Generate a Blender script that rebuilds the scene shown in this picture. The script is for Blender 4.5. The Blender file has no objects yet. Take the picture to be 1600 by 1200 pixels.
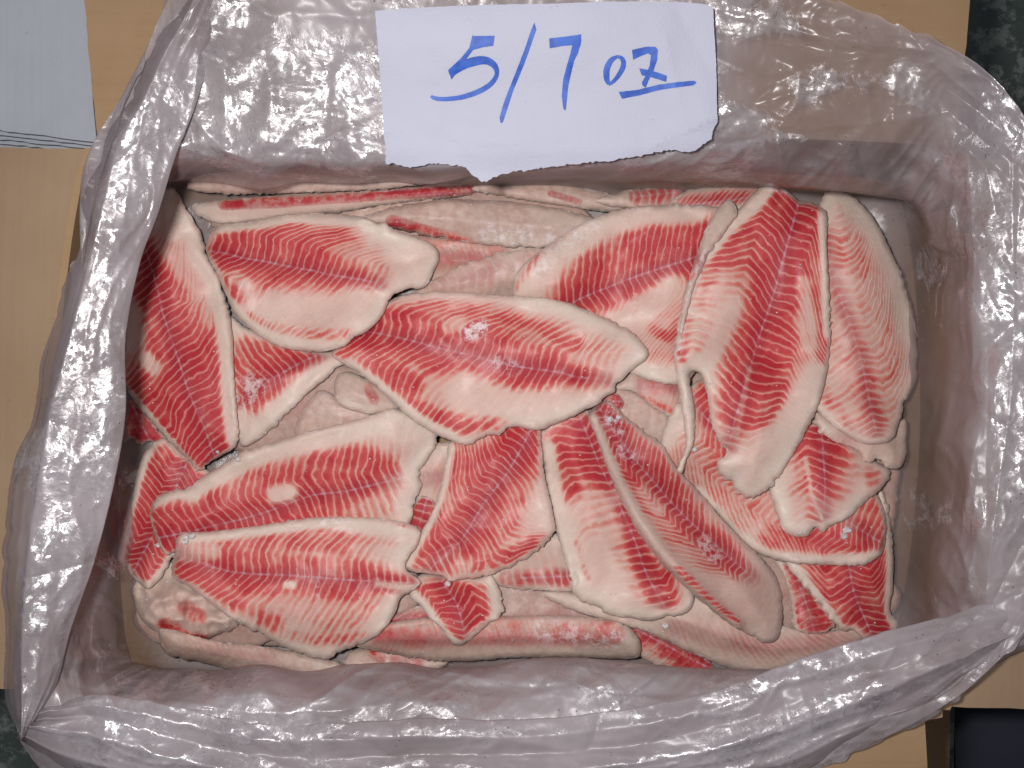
import bpy, math, random
import numpy as np
from mathutils import Vector
from mathutils.geometry import delaunay_2d_cdt

# ------------------------------------------------------------------ camera, world, light
SC = bpy.context.scene
COL = SC.collection
S = 2133.0          # picture units per metre at fish level (z = 0)
H = 0.85            # camera height above fish level
cam_d = bpy.data.cameras.new("camera")
cam_d.sensor_width = 36.0
cam_d.lens = 36.0 * H / 0.75
cam_d.clip_start = 0.01
cam_d.clip_end = 50.0
cam = bpy.data.objects.new("camera", cam_d)
COL.objects.link(cam)
cam.location = (0, 0, H)
SC.camera = cam

world = bpy.data.worlds.new("World")
SC.world = world
world.use_nodes = True
wb = world.node_tree.nodes["Background"]
wb.inputs[0].default_value = (0.86, 0.84, 0.96, 1)
wb.inputs[1].default_value = 0.215

fl_d = bpy.data.lights.new("flash", 'AREA')       # the camera's own flash, beside the lens
fl_d.shape = 'DISK'
fl_d.size = 0.06
fl_d.energy = 7.4
fl_d.color = (1.0, 0.965, 0.955)
fl = bpy.data.objects.new("flash", fl_d)
COL.objects.link(fl)
fl.location = (-0.085, 0.05, H + 0.02)
fl.rotation_euler = (Vector((0, 0, 0)) - fl.location).to_track_quat('-Z', 'Y').to_euler()

SC.view_settings.view_transform = 'Standard'
SC.view_settings.look = 'None'
SC.view_settings.exposure = 0.0
SC.view_settings.gamma = 1.0
SC.cycles.max_bounces = 5
SC.cycles.transparent_max_bounces = 10
SC.cycles.caustics_reflective = False
SC.cycles.caustics_refractive = False

rng = np.random.default_rng(7)
random.seed(7)

# ------------------------------------------------------------------ small maths helpers
def P(u, v, z):
    k = (H - z) / (H * S)
    return ((u - 800.0) * k, (600.0 - v) * k, z)

def PA(u, v, z):
    k = (H - z) / (H * S)
    return np.stack([(u - 800.0) * k, (600.0 - v) * k, z], -1)

_lat = rng.random((8, 256, 256))
def noise(x, y, seed=0):                       # smooth value noise, -1..1
    x = np.asarray(x, float); y = np.asarray(y, float)
    L = _lat[seed % 8]
    x = x + 37.3 * seed; y = y + 91.7 * seed
    xi = np.floor(x).astype(int); yi = np.floor(y).astype(int)
    fx = x - xi; fy = y - yi
    fx = fx * fx * (3 - 2 * fx); fy = fy * fy * (3 - 2 * fy)
    a = L[xi & 255, yi & 255]; b = L[(xi + 1) & 255, yi & 255]
    c = L[xi & 255, (yi + 1) & 255]; d = L[(xi + 1) & 255, (yi + 1) & 255]
    return ((a * (1 - fx) + b * fx) * (1 - fy) + (c * (1 - fx) + d * fx) * fy) * 2 - 1

def fbm(x, y, seed=0, o=3):
    r = 0; a = 1
    for i in range(o):
        r = r + a * noise(x * 2 ** i, y * 2 ** i, seed + i); a *= 0.5
    return r

def ridged(x, y, seed=0, o=3):                 # sharp creases
    r = 0; a = 1
    for i in range(o):
        r = r + a * (1 - 2 * np.abs(noise(x * 1.9 ** i, y * 1.9 ** i, seed + i))); a *= 0.5
    return r

def sstep(a, b, x):
    t = np.clip((x - a) / (b - a), 0, 1)
    return t * t * (3 - 2 * t)

def catmull(pts, n, closed=False):             # uniform catmull-rom, n samples
    p = np.asarray(pts, float); m = len(p)
    t = np.linspace(0, m if closed else m - 1, n, endpoint=not closed)
    i = np.floor(t).astype(int)
    if not closed: i = np.clip(i, 0, m - 2)
    f = (t - i)[:, None]
    g = (lambda k: p[k % m]) if closed else (lambda k: p[np.clip(k, 0, m - 1)])
    p0, p1, p2, p3 = g(i - 1), g(i), g(i + 1), g(i + 2)
    return 0.5 * (2 * p1 + (p2 - p0) * f + (2 * p0 - 5 * p1 + 4 * p2 - p3) * f ** 2 + (3 * p1 - p0 - 3 * p2 + p3) * f ** 3)

def resample(p, step, closed=False):
    p = np.asarray(p, float)
    if closed: p = np.vstack([p, p[:1]])
    L = np.r_[0, np.cumsum(np.linalg.norm(np.diff(p, axis=0), axis=1))]
    n = max(3, int(L[-1] / step))
    s = np.linspace(0, L[-1], n, endpoint=not closed)
    return np.stack([np.interp(s, L, p[:, k]) for k in range(p.shape[1])], -1)

def dist_poly(X, Y, pts):                      # distance to an open polyline
    d = np.full(X.shape, 1e9)
    p = np.asarray(pts, float)
    if len(p) == 1: return np.hypot(X - p[0, 0], Y - p[0, 1])
    for a, b in zip(p[:-1], p[1:]):
        ab = b - a; l2 = max(ab @ ab, 1e-9)
        h = np.clip(((X - a[0]) * ab[0] + (Y - a[1]) * ab[1]) / l2, 0, 1)
        d = np.minimum(d, np.hypot(X - a[0] - h * ab[0], Y - a[1] - h * ab[1]))
    return d

def inside(X, Y, poly):
    r = np.zeros(X.shape, bool)
    q = np.roll(poly, 1, 0)
    for (x1, y1), (x2, y2) in zip(poly, q):
        if y1 == y2: continue
        c = (y1 > Y) != (y2 > Y)
        r ^= c & (X < (x2 - x1) * (Y - y1) / (y2 - y1) + x1)
    return r

# ------------------------------------------------------------------ object helpers
def mesh_obj(name, verts, faces, mat, parent=None, smooth=True, attrs=None):
    me = bpy.data.meshes.new(name)
    me.from_pydata([tuple(map(float, v)) for v in verts], [], [tuple(int(i) for i in f) for f in faces])
    if smooth: me.polygons.foreach_set("use_smooth", [True] * len(me.polygons))
    if attrs:
        for k, a in attrs.items():
            at = me.attributes.new(k, 'FLOAT', 'POINT')
            at.data.foreach_set("value", np.asarray(a, np.float32))
    me.materials.append(mat)
    me.update()
    o = bpy.data.objects.new(name, me)
    COL.objects.link(o)
    if parent: o.parent = parent
    return o

def empty(name, loc=(0, 0, 0)):
    o = bpy.data.objects.new(name, None); COL.objects.link(o)
    o.location = loc; o.empty_display_size = 0.02
    return o

def tag(o, label=None, cat=None, group=None, kind=None):
    if label: o["label"] = label
    if cat: o["category"] = cat
    if group: o["group"] = group
    if kind: o["kind"] = kind
    return o

def grid_faces(nu, nv, closed=False):
    i = np.arange(nu if closed else nu - 1)[:, None]; j = np.arange(nv - 1)[None]
    a = i * nv + j; b = ((i + 1) % nu) * nv + j
    return np.stack([a, b, b + 1, a + 1], -1).reshape(-1, 4)

# ------------------------------------------------------------------ node helpers
class NT:
    def __init__(self, name):
        self.m = bpy.data.materials.new(name); self.m.use_nodes = True
        self.t = self.m.node_tree; self.t.nodes.clear()
        self.out = self.n('ShaderNodeOutputMaterial')
    def n(self, typ, **kw):
        x = self.t.nodes.new(typ)
        for k, v in kw.items(): setattr(x, k, v)
        return x
    def l(self, a, b): self.t.links.new(a, b)
    def set(self, sock, v):
        if hasattr(v, 'links') or isinstance(v, bpy.types.NodeSocket): self.l(v, sock)
        else: sock.default_value = v
    def math(self, op, a, b=0.0, c=0.0, clamp=False):
        x = self.n('ShaderNodeMath', operation=op, use_clamp=clamp)
        self.set(x.inputs[0], a); self.set(x.inputs[1], b)
        if op in ('MULTIPLY_ADD', 'WRAP', 'SMOOTH_MIN', 'SMOOTH_MAX'): self.set(x.inputs[2], c)
        return x.outputs[0]
    def mr(self, v, a, b, c=0.0, d=1.0, smooth=True):
        x = self.n('ShaderNodeMapRange', interpolation_type='SMOOTHSTEP' if smooth else 'LINEAR')
        self.set(x.inputs[0], v)
        for i, q in enumerate((a, b, c, d)): self.set(x.inputs[1 + i], q)
        return x.outputs[0]
    def mix(self, f, a, b, blend='MIX'):
        x = self.n('ShaderNodeMix', data_type='RGBA', blend_type=blend)
        self.set(x.inputs[0], f)
        self.set(x.inputs[6], a if isinstance(a, bpy.types.NodeSocket) else (*a, 1))
        self.set(x.inputs[7], b if isinstance(b, bpy.types.NodeSocket) else (*b, 1))
        return x.outputs[2]
    def noise(self, vec, scale, detail=3.0, rough=0.55, dist=0.0, col=False):
        x = self.n('ShaderNodeTexNoise')
        if vec is not None: self.l(vec, x.inputs['Vector'])
        x.inputs['Scale'].default_value = scale; x.inputs['Detail'].default_value = detail
        x.inputs['Roughness'].default_value = rough; x.inputs['Distortion'].default_value = dist
        return x.outputs[1 if col else 0]
    def vor(self, vec, scale, feature='F1', out=0):
        x = self.n('ShaderNodeTexVoronoi', feature=feature)
        if vec is not None: self.l(vec, x.inputs['Vector'])
        x.inputs['Scale'].default_value = scale
        return x.outputs[out]
    def attr(self, name):
        x = self.n('ShaderNodeAttribute', attribute_name=name)
        return x.outputs['Fac']
    def coord(self, which='Object'):
        return self.n('ShaderNodeTexCoord').outputs[which]
    def bump(self, h, strength, dist, normal=None):
        x = self.n('ShaderNodeBump')
        x.inputs['Strength'].default_value = strength if not isinstance(strength, bpy.types.NodeSocket) else 1
        if isinstance(strength, bpy.types.NodeSocket): self.l(strength, x.inputs['Strength'])
        x.inputs['Distance'].default_value = dist
        self.l(h, x.inputs['Height'])
        if normal is not None: self.l(normal, x.inputs['Normal'])
        return x.outputs[0]
    def ramp(self, f, stops):
        x = self.n('ShaderNodeValToRGB'); self.l(f, x.inputs[0])
        e = x.color_ramp.elements
        while len(e) < len(stops): e.new(0.5)
        for el, (p, c) in zip(e, stops): el.position = p; el.color = (*c, 1)
        return x.outputs[0]
    def bsdf(self, **kw):
        x = self.n('ShaderNodeBsdfPrincipled')
        for k, v in kw.items():
            s = x.inputs[k.replace('_', ' ')]
            if isinstance(v, tuple) and len(v) == 3: v = (*v, 1)
            self.set(s, v)
        return x
    def finish(self, sh): self.l(sh.outputs[0], self.out.inputs[0]); return self.m

# ------------------------------------------------------------------ materials
def mat_cardboard(name, c1, c2, flute=0):
    t = NT(name); co = t.coord('Object')
    mp = t.n('ShaderNodeMapping'); t.l(co, mp.inputs[0])
    mp.inputs['Scale'].default_value = (1, 1, 1)
    n1 = t.noise(mp.outputs[0], 14, 4); n2 = t.noise(mp.outputs[0], 900, 2)
    mp2 = t.n('ShaderNodeMapping'); t.l(co, mp2.inputs[0])
    mp2.inputs['Scale'].default_value = (8, 260, 8) if flute else (260, 8, 8)
    n3 = t.noise(mp2.outputs[0], 1.0, 2)
    f = t.math('ADD', t.math('MULTIPLY', n1, 0.75), t.math('MULTIPLY', n3, 0.25))
    c = t.mix(t.mr(f, 0.3, 0.7), c1, c2)
    c = t.mix(t.math('MULTIPLY', n2, 0.25), c, (c1[0] * .6, c1[1] * .6, c1[2] * .6))
    spot = t.mr(t.noise(co, 55, 1), 0.74, 0.78)
    c = t.mix(t.math('MULTIPLY', spot, 0.35), c, (c1[0] * .45, c1[1] * .38, c1[2] * .3))
    hh = t.math('ADD', t.math('MULTIPLY', n3, 0.6), t.math('MULTIPLY', n2, 0.4))
    return t.finish(t.bsdf(Base_Color=c, Roughness=0.75, Normal=t.bump(hh, 0.2, 0.0004), Specular_IOR_Level=0.25))

M_card = mat_cardboard('cardboard_brown', (0.30, 0.19, 0.10), (0.345, 0.228, 0.13), 1)
M_card2 = mat_cardboard('cardboard_brown_flutes', (0.28, 0.188, 0.115), (0.315, 0.22, 0.14), 0)
M_white = mat_cardboard('board_grey_white', (0.31, 0.33, 0.37), (0.35, 0.37, 0.41), 0)

def mat_floor():
    t = NT('terrazzo_dark'); co = t.coord('Object')
    n = t.noise(co, 30, 5, 0.6); n2 = t.noise(co, 75, 4, 0.7)
    c = t.mix(t.mr(n2, 0.46, 0.60), (0.028, 0.042, 0.036), (0.12, 0.145, 0.125))
    c = t.mix(t.mr(n, 0.48, 0.60), c, (0.035, 0.05, 0.042))
    return t.finish(t.bsdf(Base_Color=c, Roughness=0.5))
M_floor = mat_floor()

def mat_cloth():
    t = NT('navy_cloth'); co = t.coord('Object')
    n = t.noise(co, 700, 2)
    c = t.mix(n, (0.003, 0.0045, 0.009), (0.010, 0.014, 0.026))
    return t.finish(t.bsdf(Base_Color=c, Roughness=0.9, Normal=t.bump(n, 0.5, 0.0005)))
M_cloth = mat_cloth()

def mat_film():
    t = NT('polythene_film'); co = t.coord('Object')
    warp = t.noise(co, 9, 3, col=True)
    vadd = t.n('ShaderNodeMix', data_type='VECTOR'); vadd.inputs[0].default_value = 0.06
    t.l(co, vadd.inputs[4]); t.l(warp, vadd.inputs[5]); w = vadd.outputs[1]
    big = t.noise(w, 7, 4, 0.6)
    crk = t.vor(w, 95, 'DISTANCE_TO_EDGE')
    crk2 = t.vor(w, 240, 'DISTANCE_TO_EDGE')
    fine = t.noise(co, 420, 3, 0.7)
    mid = t.noise(w, 60, 5, 0.65, 1.2)
    # painted glare patches on the film: whiter colour, stronger gloss, crackle bump
    frost_glare = t.mr(t.math('ADD', t.math('MULTIPLY_ADD', t.noise(w, 20, 8, 0.80, 0.6), 1.25, -0.125), t.math('MULTIPLY', t.attr('frost_glare'), 0.22)), 0.49, 0.60)
    drops = t.math('MULTIPLY', t.mr(t.vor(co, 210, 'F1'), 0.16, 0.0), t.mr(t.noise(co, 34, 3, 0.7), 0.50, 0.60))
    rid = t.math('ABSOLUTE', t.math('SUBTRACT', mid, 0.5))
    h = t.math('ADD', t.math('MULTIPLY', rid, -2.2), t.math('MULTIPLY', t.math('MINIMUM', crk, 0.28), 0.9))
    h2 = t.math('MULTIPLY', frost_glare, t.math('ADD', t.math('MULTIPLY', crk2, 0.8), t.math('MULTIPLY', fine, 0.9)))
    geo = t.n('ShaderNodeNewGeometry')
    acc = geo.outputs['Normal']
    for sc_, a0, a1 in ((38, .06, .16), (115, .03, .20), (330, .0, .26)):
        vc = t.vor(w, sc_, 'F1', 1)
        sub = t.n('ShaderNodeVectorMath', operation='SUBTRACT'); t.l(vc, sub.inputs[0]); sub.inputs[1].default_value = (.5, .5, .5)
        scl = t.n('ShaderNodeVectorMath', operation='SCALE'); t.l(sub.outputs[0], scl.inputs[0]); t.l(t.mr(frost_glare, 0, 1, a0, a1), scl.inputs['Scale'])
        ad = t.n('ShaderNodeVectorMath', operation='ADD'); t.l(acc, ad.inputs[0]); t.l(scl.outputs[0], ad.inputs[1]); acc = ad.outputs[0]
    nrm = t.n('ShaderNodeVectorMath', operation='NORMALIZE'); t.l(acc, nrm.inputs[0])
    nb = t.bump(h, t.mr(frost_glare, 0, 1, 0.06, 0.14), 0.0016, nrm.outputs[0])
    nb = t.bump(h2, 0.28, 0.0009, nb)
    nb = t.bump(drops, 0.9, 0.0012, nb)
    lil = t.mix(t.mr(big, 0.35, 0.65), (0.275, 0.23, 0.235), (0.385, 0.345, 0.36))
    col = t.mix(t.math('MULTIPLY', frost_glare, 0.14), lil, (0.72, 0.71, 0.74))  # whitens the glare patches in the base colour
    rough = t.mr(frost_glare, 0, 1, t.mr(big, 0.4, 0.6, 0.26, 0.38), t.mr(mid, 0.35, 0.65, 0.24, 0.44))
    p = t.bsdf(Base_Color=col, Roughness=rough, IOR=2.0, Specular_IOR_Level=t.mr(frost_glare, 0, 1, 0.22, 1.0), Normal=nb)
    tr = t.n('ShaderNodeBsdfTransparent'); tr.inputs[0].default_value = (0.93, 0.90, 0.92, 1)
    al = t.math('ADD', t.attr('alpha'), t.math('MULTIPLY', t.math('SUBTRACT', big, 0.5), 0.35))
    al = t.math('MAXIMUM', al, t.math('MULTIPLY', frost_glare, 0.66), clamp=True)
    body = t.n('ShaderNodeMixShader'); t.l(al, body.inputs[0]); t.l(tr.outputs[0], body.inputs[1]); t.l(p.outputs[0], body.inputs[2])
    return t.finish(body)
M_film = mat_film()

def mat_flesh():
    t = NT('frozen_fillet'); co = t.coord('Object')
    ph, red, md, ed, fro, tint = [t.attr(a) for a in ('phase', 'red', 'mid', 'edge', 'frost_glare', 'tint')]
    nz = t.noise(co, 170, 4, 0.6); nz2 = t.noise(co, 45, 3); grain = t.noise(co, 900, 2)
    p2 = t.math('ADD', ph, t.math('MULTIPLY', t.math('SUBTRACT', nz, 0.5), 0.55))
    p2 = t.math('ADD', p2, t.math('MULTIPLY', t.math('SUBTRACT', nz2, 0.5), 0.8))
    fr = t.math('FRACT', p2)
    tri = t.math('MULTIPLY', t.math('ABSOLUTE', t.math('SUBTRACT', fr, 0.5)), 2.0)
    phon = t.attr('phon')
    nz3 = t.noise(co, 22, 3, 0.6)
    redv = t.math('MULTIPLY', red, t.mr(nz3, 0.3, 0.7, 0.72, 1.12, smooth=False))
    mot = t.mr(t.noise(co, 85, 4, 0.7), 0.38, 0.60, 0.25, 1.1)
    redv = t.math('MULTIPLY', redv, t.math('ADD', t.math('MULTIPLY', mot, t.math('SUBTRACT', 1.0, phon)), phon))
    tp = t.math('MULTIPLY', t.math('POWER', tri, 2.6), phon)
    r = t.math('MULTIPLY', redv, 1.45)
    r = t.math('SUBTRACT', r, t.math('MULTIPLY', tp, t.mr(red, 0.3, 1.0, 1.0, 0.45)))
    wn = t.n('ShaderNodeTexWhiteNoise', noise_dimensions='1D'); t.l(t.math('FLOOR', p2), wn.inputs['W'])
    r = t.math('ADD', r, t.math('MULTIPLY', t.math('SUBTRACT', wn.outputs[0], 0.6), t.math('MULTIPLY', phon, 0.32)))
    r = t.math('ADD', r, t.math('MULTIPLY', t.math('SUBTRACT', nz, 0.5), 0.55))
    r = t.math('ADD', r, t.math('MULTIPLY', t.math('SUBTRACT', nz2, 0.5), 0.30))
    has = t.mr(red, 0.02, 0.2)
    R = t.math('MULTIPLY', t.mr(r, -0.05, 1.18, smooth=False), has)
    cream = t.mix(t.mr(nz2, 0.35, 0.65), (0.60, 0.415, 0.35), (0.66, 0.495, 0.42))
    rimn = t.math('ADD', ed, t.math('MULTIPLY', t.math('SUBTRACT', nz3, 0.5), 60.0))
    cream = t.mix(t.mr(rimn, 42.0, 4.0, 0.0, 0.7), cream, (0.62, 0.545, 0.465))
    fib = t.math('SINE', t.math('MULTIPLY', p2, 31.0))
    cream = t.mix(t.math('MULTIPLY', t.mr(fib, -0.2, 1.0), t.math('MULTIPLY', phon, 0.16)), cream, (0.74, 0.66, 0.58))
    wash = t.math('MULTIPLY', t.attr('wash'), t.mr(nz3, 0.3, 0.7, 0.55, 1.1, smooth=False))
    cream = t.mix(t.math('MULTIPLY', wash, 0.62), cream, (0.63, 0.29, 0.255))
    cream = t.mix(t.mr(redv, 0.0, 0.8, 0.0, 0.85, smooth=False), cream, (0.61, 0.26, 0.23))
    skin = t.mix(t.mr(nz, 0.35, 0.65), (0.46, 0.305, 0.25), (0.55, 0.40, 0.34))
    skin = t.mix(t.mr(nz3, 0.35, 0.65, 0, .5), skin, (0.50, 0.42, 0.36))
    cream = t.mix(tint, cream, skin)
    rc = t.ramp(R, [(0.0, (0.61, 0.27, 0.23)), (0.30, (0.58, 0.18, 0.135)), (0.62, (0.53, 0.085, 0.078)), (1.0, (0.43, 0.027, 0.038))])
    c = t.mix(t.mr(R, 0.0, 0.55, smooth=False), cream, rc)
    # dark blood line either side of the spine, pale beads on it
    dl = t.math('MULTIPLY', t.mr(t.math('ABSOLUTE', md), 22.0, 3.0), t.math('MULTIPLY', has, 0.45))
    c = t.mix(dl, c, (0.29, 0.016, 0.035))
    L = t.mr(tri, 0.58, 0.96)
    lv = t.math('MULTIPLY', L, t.mr(red, 0.0, 0.55, 0.20, 0.46))
    lv = t.math('MULTIPLY', lv, t.mr(nz2, 0.3, 0.6, 0.55, 1.0))
    lv = t.math('MULTIPLY', lv, t.mr(t.attr('phon'), 0, 1, 0.0, 1.0))
    c = t.mix(lv, c, t.mix(t.mr(red, 0.1, 0.6), (0.70, 0.57, 0.49), (0.68, 0.355, 0.30)))
    ml = t.math('MULTIPLY', t.mr(t.math('ABSOLUTE', md), 2.6, 0.4), t.mr(nz, 0.42, 0.56, 0.15, 0.6))
    ml = t.math('MULTIPLY', ml, t.math('MULTIPLY', t.mr(red, 0.2, 0.5), t.mr(tri, 0.1, 0.8, 0.35, 1.0)))
    c = t.mix(ml, c, (0.52, 0.36, 0.42))
    # pale rim, translucent grey
    c = t.mix(t.mr(ed, 4.0, 0.0, 0.0, 0.35), c, (0.66, 0.56, 0.49))
    fm = t.math('MULTIPLY', fro, t.mr(t.noise(co, 130, 5, 0.75), 0.45, 0.58))
    efr = t.math('MULTIPLY', t.mr(ed, 4.5, 0.5), t.mr(t.noise(co, 95, 4, 0.7), 0.52, 0.66))
    fm = t.math('MAXIMUM', fm, t.math('MULTIPLY', efr, 0.8))
    spk = t.math('MULTIPLY', t.mr(t.vor(co, 150, 'F1'), 0.11, 0.05), t.mr(t.noise(co, 23, 2), 0.56, 0.66))
    fm = t.math('MAXIMUM', fm, t.math('MULTIPLY', spk, 0.5))
    c = t.mix(t.math('MULTIPLY', fm, 0.8), c, (0.82, 0.76, 0.77))
    h = t.math('ADD', t.math('MULTIPLY', L, t.math('MULTIPLY', has, 0.35)), t.math('MULTIPLY', nz, 0.9))
    h = t.math('ADD', h, t.math('MULTIPLY', grain, 0.40))
    h = t.math('ADD', h, t.math('MULTIPLY', fm, 0.8))
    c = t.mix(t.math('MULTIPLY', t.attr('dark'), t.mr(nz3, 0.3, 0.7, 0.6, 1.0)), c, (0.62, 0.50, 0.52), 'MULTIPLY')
    nb = t.bump(h, 0.55, 0.0011)
    rg = t.mr(t.noise(co, 75, 3), 0.35, 0.65, 0.44, 0.66)
    p = t.bsdf(Base_Color=c, Roughness=rg, Specular_IOR_Level=0.32, Coat_Weight=0.05, Coat_Roughness=0.25, Subsurface_Weight=0.30, Normal=nb)
    p.inputs['Subsurface Radius'].default_value = (1.0, 0.4, 0.3)
    p.inputs['Subsurface Scale'].default_value = 0.0022
    return t.finish(p)
M_flesh = mat_flesh()

def mat_paper():
    t = NT('squared_paper'); co = t.coord('Object')
    sx = t.n('ShaderNodeSeparateXYZ'); t.l(co, sx.inputs[0])
    def lines(o):
        f = t.math('FRACT', t.math('MULTIPLY', o, 1 / 0.011))
        return t.mr(t.math('ABSOLUTE', t.math('SUBTRACT', f, 0.5)), 0.46, 0.49)
    ln = t.math('MAXIMUM', lines(sx.outputs[0]), lines(sx.outputs[1]))
    ln = t.math('MULTIPLY', ln, t.mr(t.noise(co, 60, 3), 0.4, 0.65, 0.0, 0.22))
    n = t.noise(co, 12, 4); g = t.noise(co, 700, 2)
    c = t.mix(n, (0.395, 0.405, 0.49), (0.455, 0.465, 0.55))
    c = t.mix(ln, c, (0.40, 0.45, 0.62))
    spot = t.math('MULTIPLY', t.mr(t.vor(co, 210, 'F1'), 0.13, 0.06), t.mr(t.noise(co, 18, 3), 0.60, 0.68))
    c = t.mix(t.math('MULTIPLY', spot, 0.6), c, (0.22, 0.2, 0.18))
    h = t.math('ADD', t.math('MULTIPLY', g, 0.25), t.noise(co, 26, 4, 0.6))
    return t.finish(t.bsdf(Base_Color=c, Roughness=0.65, Specular_IOR_Level=0.3, Normal=t.bump(h, 0.5, 0.002)))
M_paper = mat_paper()

def mat_ink():
    t = NT('blue_marker'); co = t.coord('Object')
    n = t.noise(co, 130, 4)
    c = t.mix(t.mr(n, 0.35, 0.65), (0.009, 0.06, 0.34), (0.026, 0.105, 0.46))
    return t.finish(t.bsdf(Base_Color=c, Roughness=0.5, Specular_IOR_Level=0.35))
M_ink = mat_ink()

def mat_ice():
    t = NT('ice_crumb'); co = t.coord('Object')
    n = t.noise(co, 900, 3)
    return t.finish(t.bsdf(Base_Color=(0.72, 0.66, 0.66), Roughness=0.2, Specular_IOR_Level=0.8, Transmission_Weight=0.25, Normal=t.bump(n, 0.8, 0.001)))
M_ice = mat_ice()

# ------------------------------------------------------------------ ground
def slab(name, quad, z0, z1, mat, parent=None, nx=2, ny=2, bend=None, edge=None):
    """a thin board: quad of four world (x,y), bottom z0, top z1"""
    q = np.array(quad, float)
    vs = []
    for top in (1, 0):
        for j in range(ny):
            for i in range(nx):
                a = i / (nx - 1); b = j / (ny - 1)
                p = (q[0] * (1 - a) + q[1] * a) * (1 - b) + (q[3] * (1 - a) + q[2] * a) * b
                if edge: p = p + np.array(edge(a, b))
                z = (z1 if top else z0) + (bend(a, b) if bend else 0)
                vs.append((p[0], p[1], z))
    N = nx * ny; fs = []
    for j in range(ny - 1):
        for i in range(nx - 1):
            a = j * nx + i
            fs.append((a, a + 1, a + nx + 1, a + nx)); fs.append((N + a + nx, N + a + nx + 1, N + a + 1, N + a))
    ring = [i for i in range(nx)] + [j * nx + nx - 1 for j in range(1, ny)] + [(ny - 1) * nx + i for i in range(nx - 2, -1, -1)] + [j * nx for j in range(ny - 2, 0, -1)]
    for k in range(len(ring)):
        a, b = ring[k], ring[(k + 1) % len(ring)]
        fs.append((b, a, N + a, N + b))
    return mesh_obj(name, vs, fs, mat, parent, smooth=False)

ZF = -0.30
g = mesh_obj('floor', [(-4, -4, ZF), (4, -4, ZF), (4, 4, ZF), (-4, 4, ZF)], [(0, 1, 2, 3)], M_floor, smooth=False)
tag(g, 'dark green black speckled floor showing past the corners of the box', kind='structure')

# ------------------------------------------------------------------ carton
RIM = 0.063
CN = [(-.284, .160), (.300, .160), (.292, -.221), (-.300, -.219)]      # rim corners TL TR BR BL
ZB = -0.066; W = 0.005
box = empty('cardboard_box', (0, -0.03, ZB - 0.01))
inv = -Vector(box.location)
def under(o):
    o.parent = box; o.location = inv; return o
def wall(a, b, bulge, m, n=24):
    a = np.array(a); b = np.array(b); d = (b - a) / np.linalg.norm(b - a); nrm = np.array([-d[1], d[0]])
    vs, fs = [], []
    for i in range(n + 1):
        t = i / n; p = a + (b - a) * t + nrm * bulge * math.sin(math.pi * t) ** .6
        for q, z in ((p, ZB), (p, RIM), (p + nrm * W, RIM), (p + nrm * W, ZB)): vs.append((q[0], q[1], z))
    for i in range(n):
        for k in range(4):
            c = i * 4 + k; e = i * 4 + (k + 1) % 4
            fs.append((c, e, e + 4, c + 4))
    fs += [(3, 2, 1, 0), tuple(4 * n + k for k in range(4))]
    return under(mesh_obj('side_panel', vs, fs, m, smooth=False))
TL, TR, BR, BL = CN
wall(TL, TR, .009, M_card2); wall(TR, BR, .026, M_card); wall(BR, BL, .018, M_card2); wall(BL, TL, .018, M_card)
under(slab('bottom_panel', [(-.31, -.24), (.33, -.24), (.33, .175), (-.31, .175)], ZB - 0.006, ZB - 0.001, M_card))
def rough_edge(seed, amp=0.0007, bow=None):
    def f(a, b):
        x, y = amp * float(noise(a * 60, b * 60, seed)), amp * float(noise(a * 60, b * 60, seed + 1))
        if bow:
            ax, side, h = bow; c = b if ax == 0 else a; o = a if ax == 0 else b
            k = h * max(math.sin(math.pi * c), 0) ** .6 * (1 - o if side == 0 else o)
            x, y = (x + k, y) if ax == 0 else (x, y + k)
        return (x, y)
    return f
# flaps folded outwards
under(slab('flap', [P(-180, 222, .05)[:2], P(144, 234, .0615)[:2], P(112, 1080, .0615)[:2], P(-180, 1072, .05)[:2]], RIM - .006, RIM - .001, M_card2, nx=12, ny=60,
           bend=lambda a, b: -0.03 * (1 - a) ** 1.5, edge=rough_edge(1, bow=(0, 1, -.018))))
under(slab('flap', [P(105, -190, .05)[:2], P(1545, -190, .05)[:2], P(1490, 229, .0615)[:2], P(155, 229, .0615)[:2]], RIM - .006, RIM - .001, M_card, nx=80, ny=30,
           bend=lambda a, b: -0.03 * (1 - b) ** 1.5, edge=rough_edge(2, bow=(1, 1, .009))))
under(slab('flap', [P(1494, 250, .0615)[:2], P(1850, 240, .05)[:2], P(1850, 1122, .05)[:2], P(1475, 1102, .0615)[:2]], RIM - .006, RIM - .001, M_card2, nx=12, ny=60,
           bend=lambda a, b: -0.03 * a ** 1.5, edge=rough_edge(3, bow=(0, 0, .026))))
under(slab('flap', [P(280, 1112, .0615)[:2], P(1445, 1116, .0615)[:2], P(1460, 1400, .05)[:2], P(260, 1400, .05)[:2]], RIM - .006, RIM - .001, M_card, nx=80, ny=12,
           bend=lambda a, b: -0.03 * b ** 1.5, edge=rough_edge(4, bow=(1, 0, -.018))))
tag(box, 'open brown cardboard carton with its four flaps folded out under the plastic liner', 'box')

# white boards stacked at the top left, beside the carton
for k in range(5):
    dz = 0.034 - 0.0055 * k; o4 = 5.5 * k
    b = slab('grey_board', [P(-300, -200, dz)[:2], P(118, -200, dz)[:2], P(150 + o4 * .15, 222 + o4 * 1.1, dz)[:2], P(-300, 168 + o4 * 1.5, dz)[:2]], dz - .0048, dz, M_white, nx=40, ny=8, edge=rough_edge(3 + k, .0006))
    tag(b, ['topmost grey white board at the top left beside the brown flap', 'second grey white board from the top of the stack', 'middle grey white board of the stack of five',
            'second grey white board from the bottom of the stack', 'lowest grey white board of the stack at the top left'][k], 'board', 'flat grey boards stacked beside the box')

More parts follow.
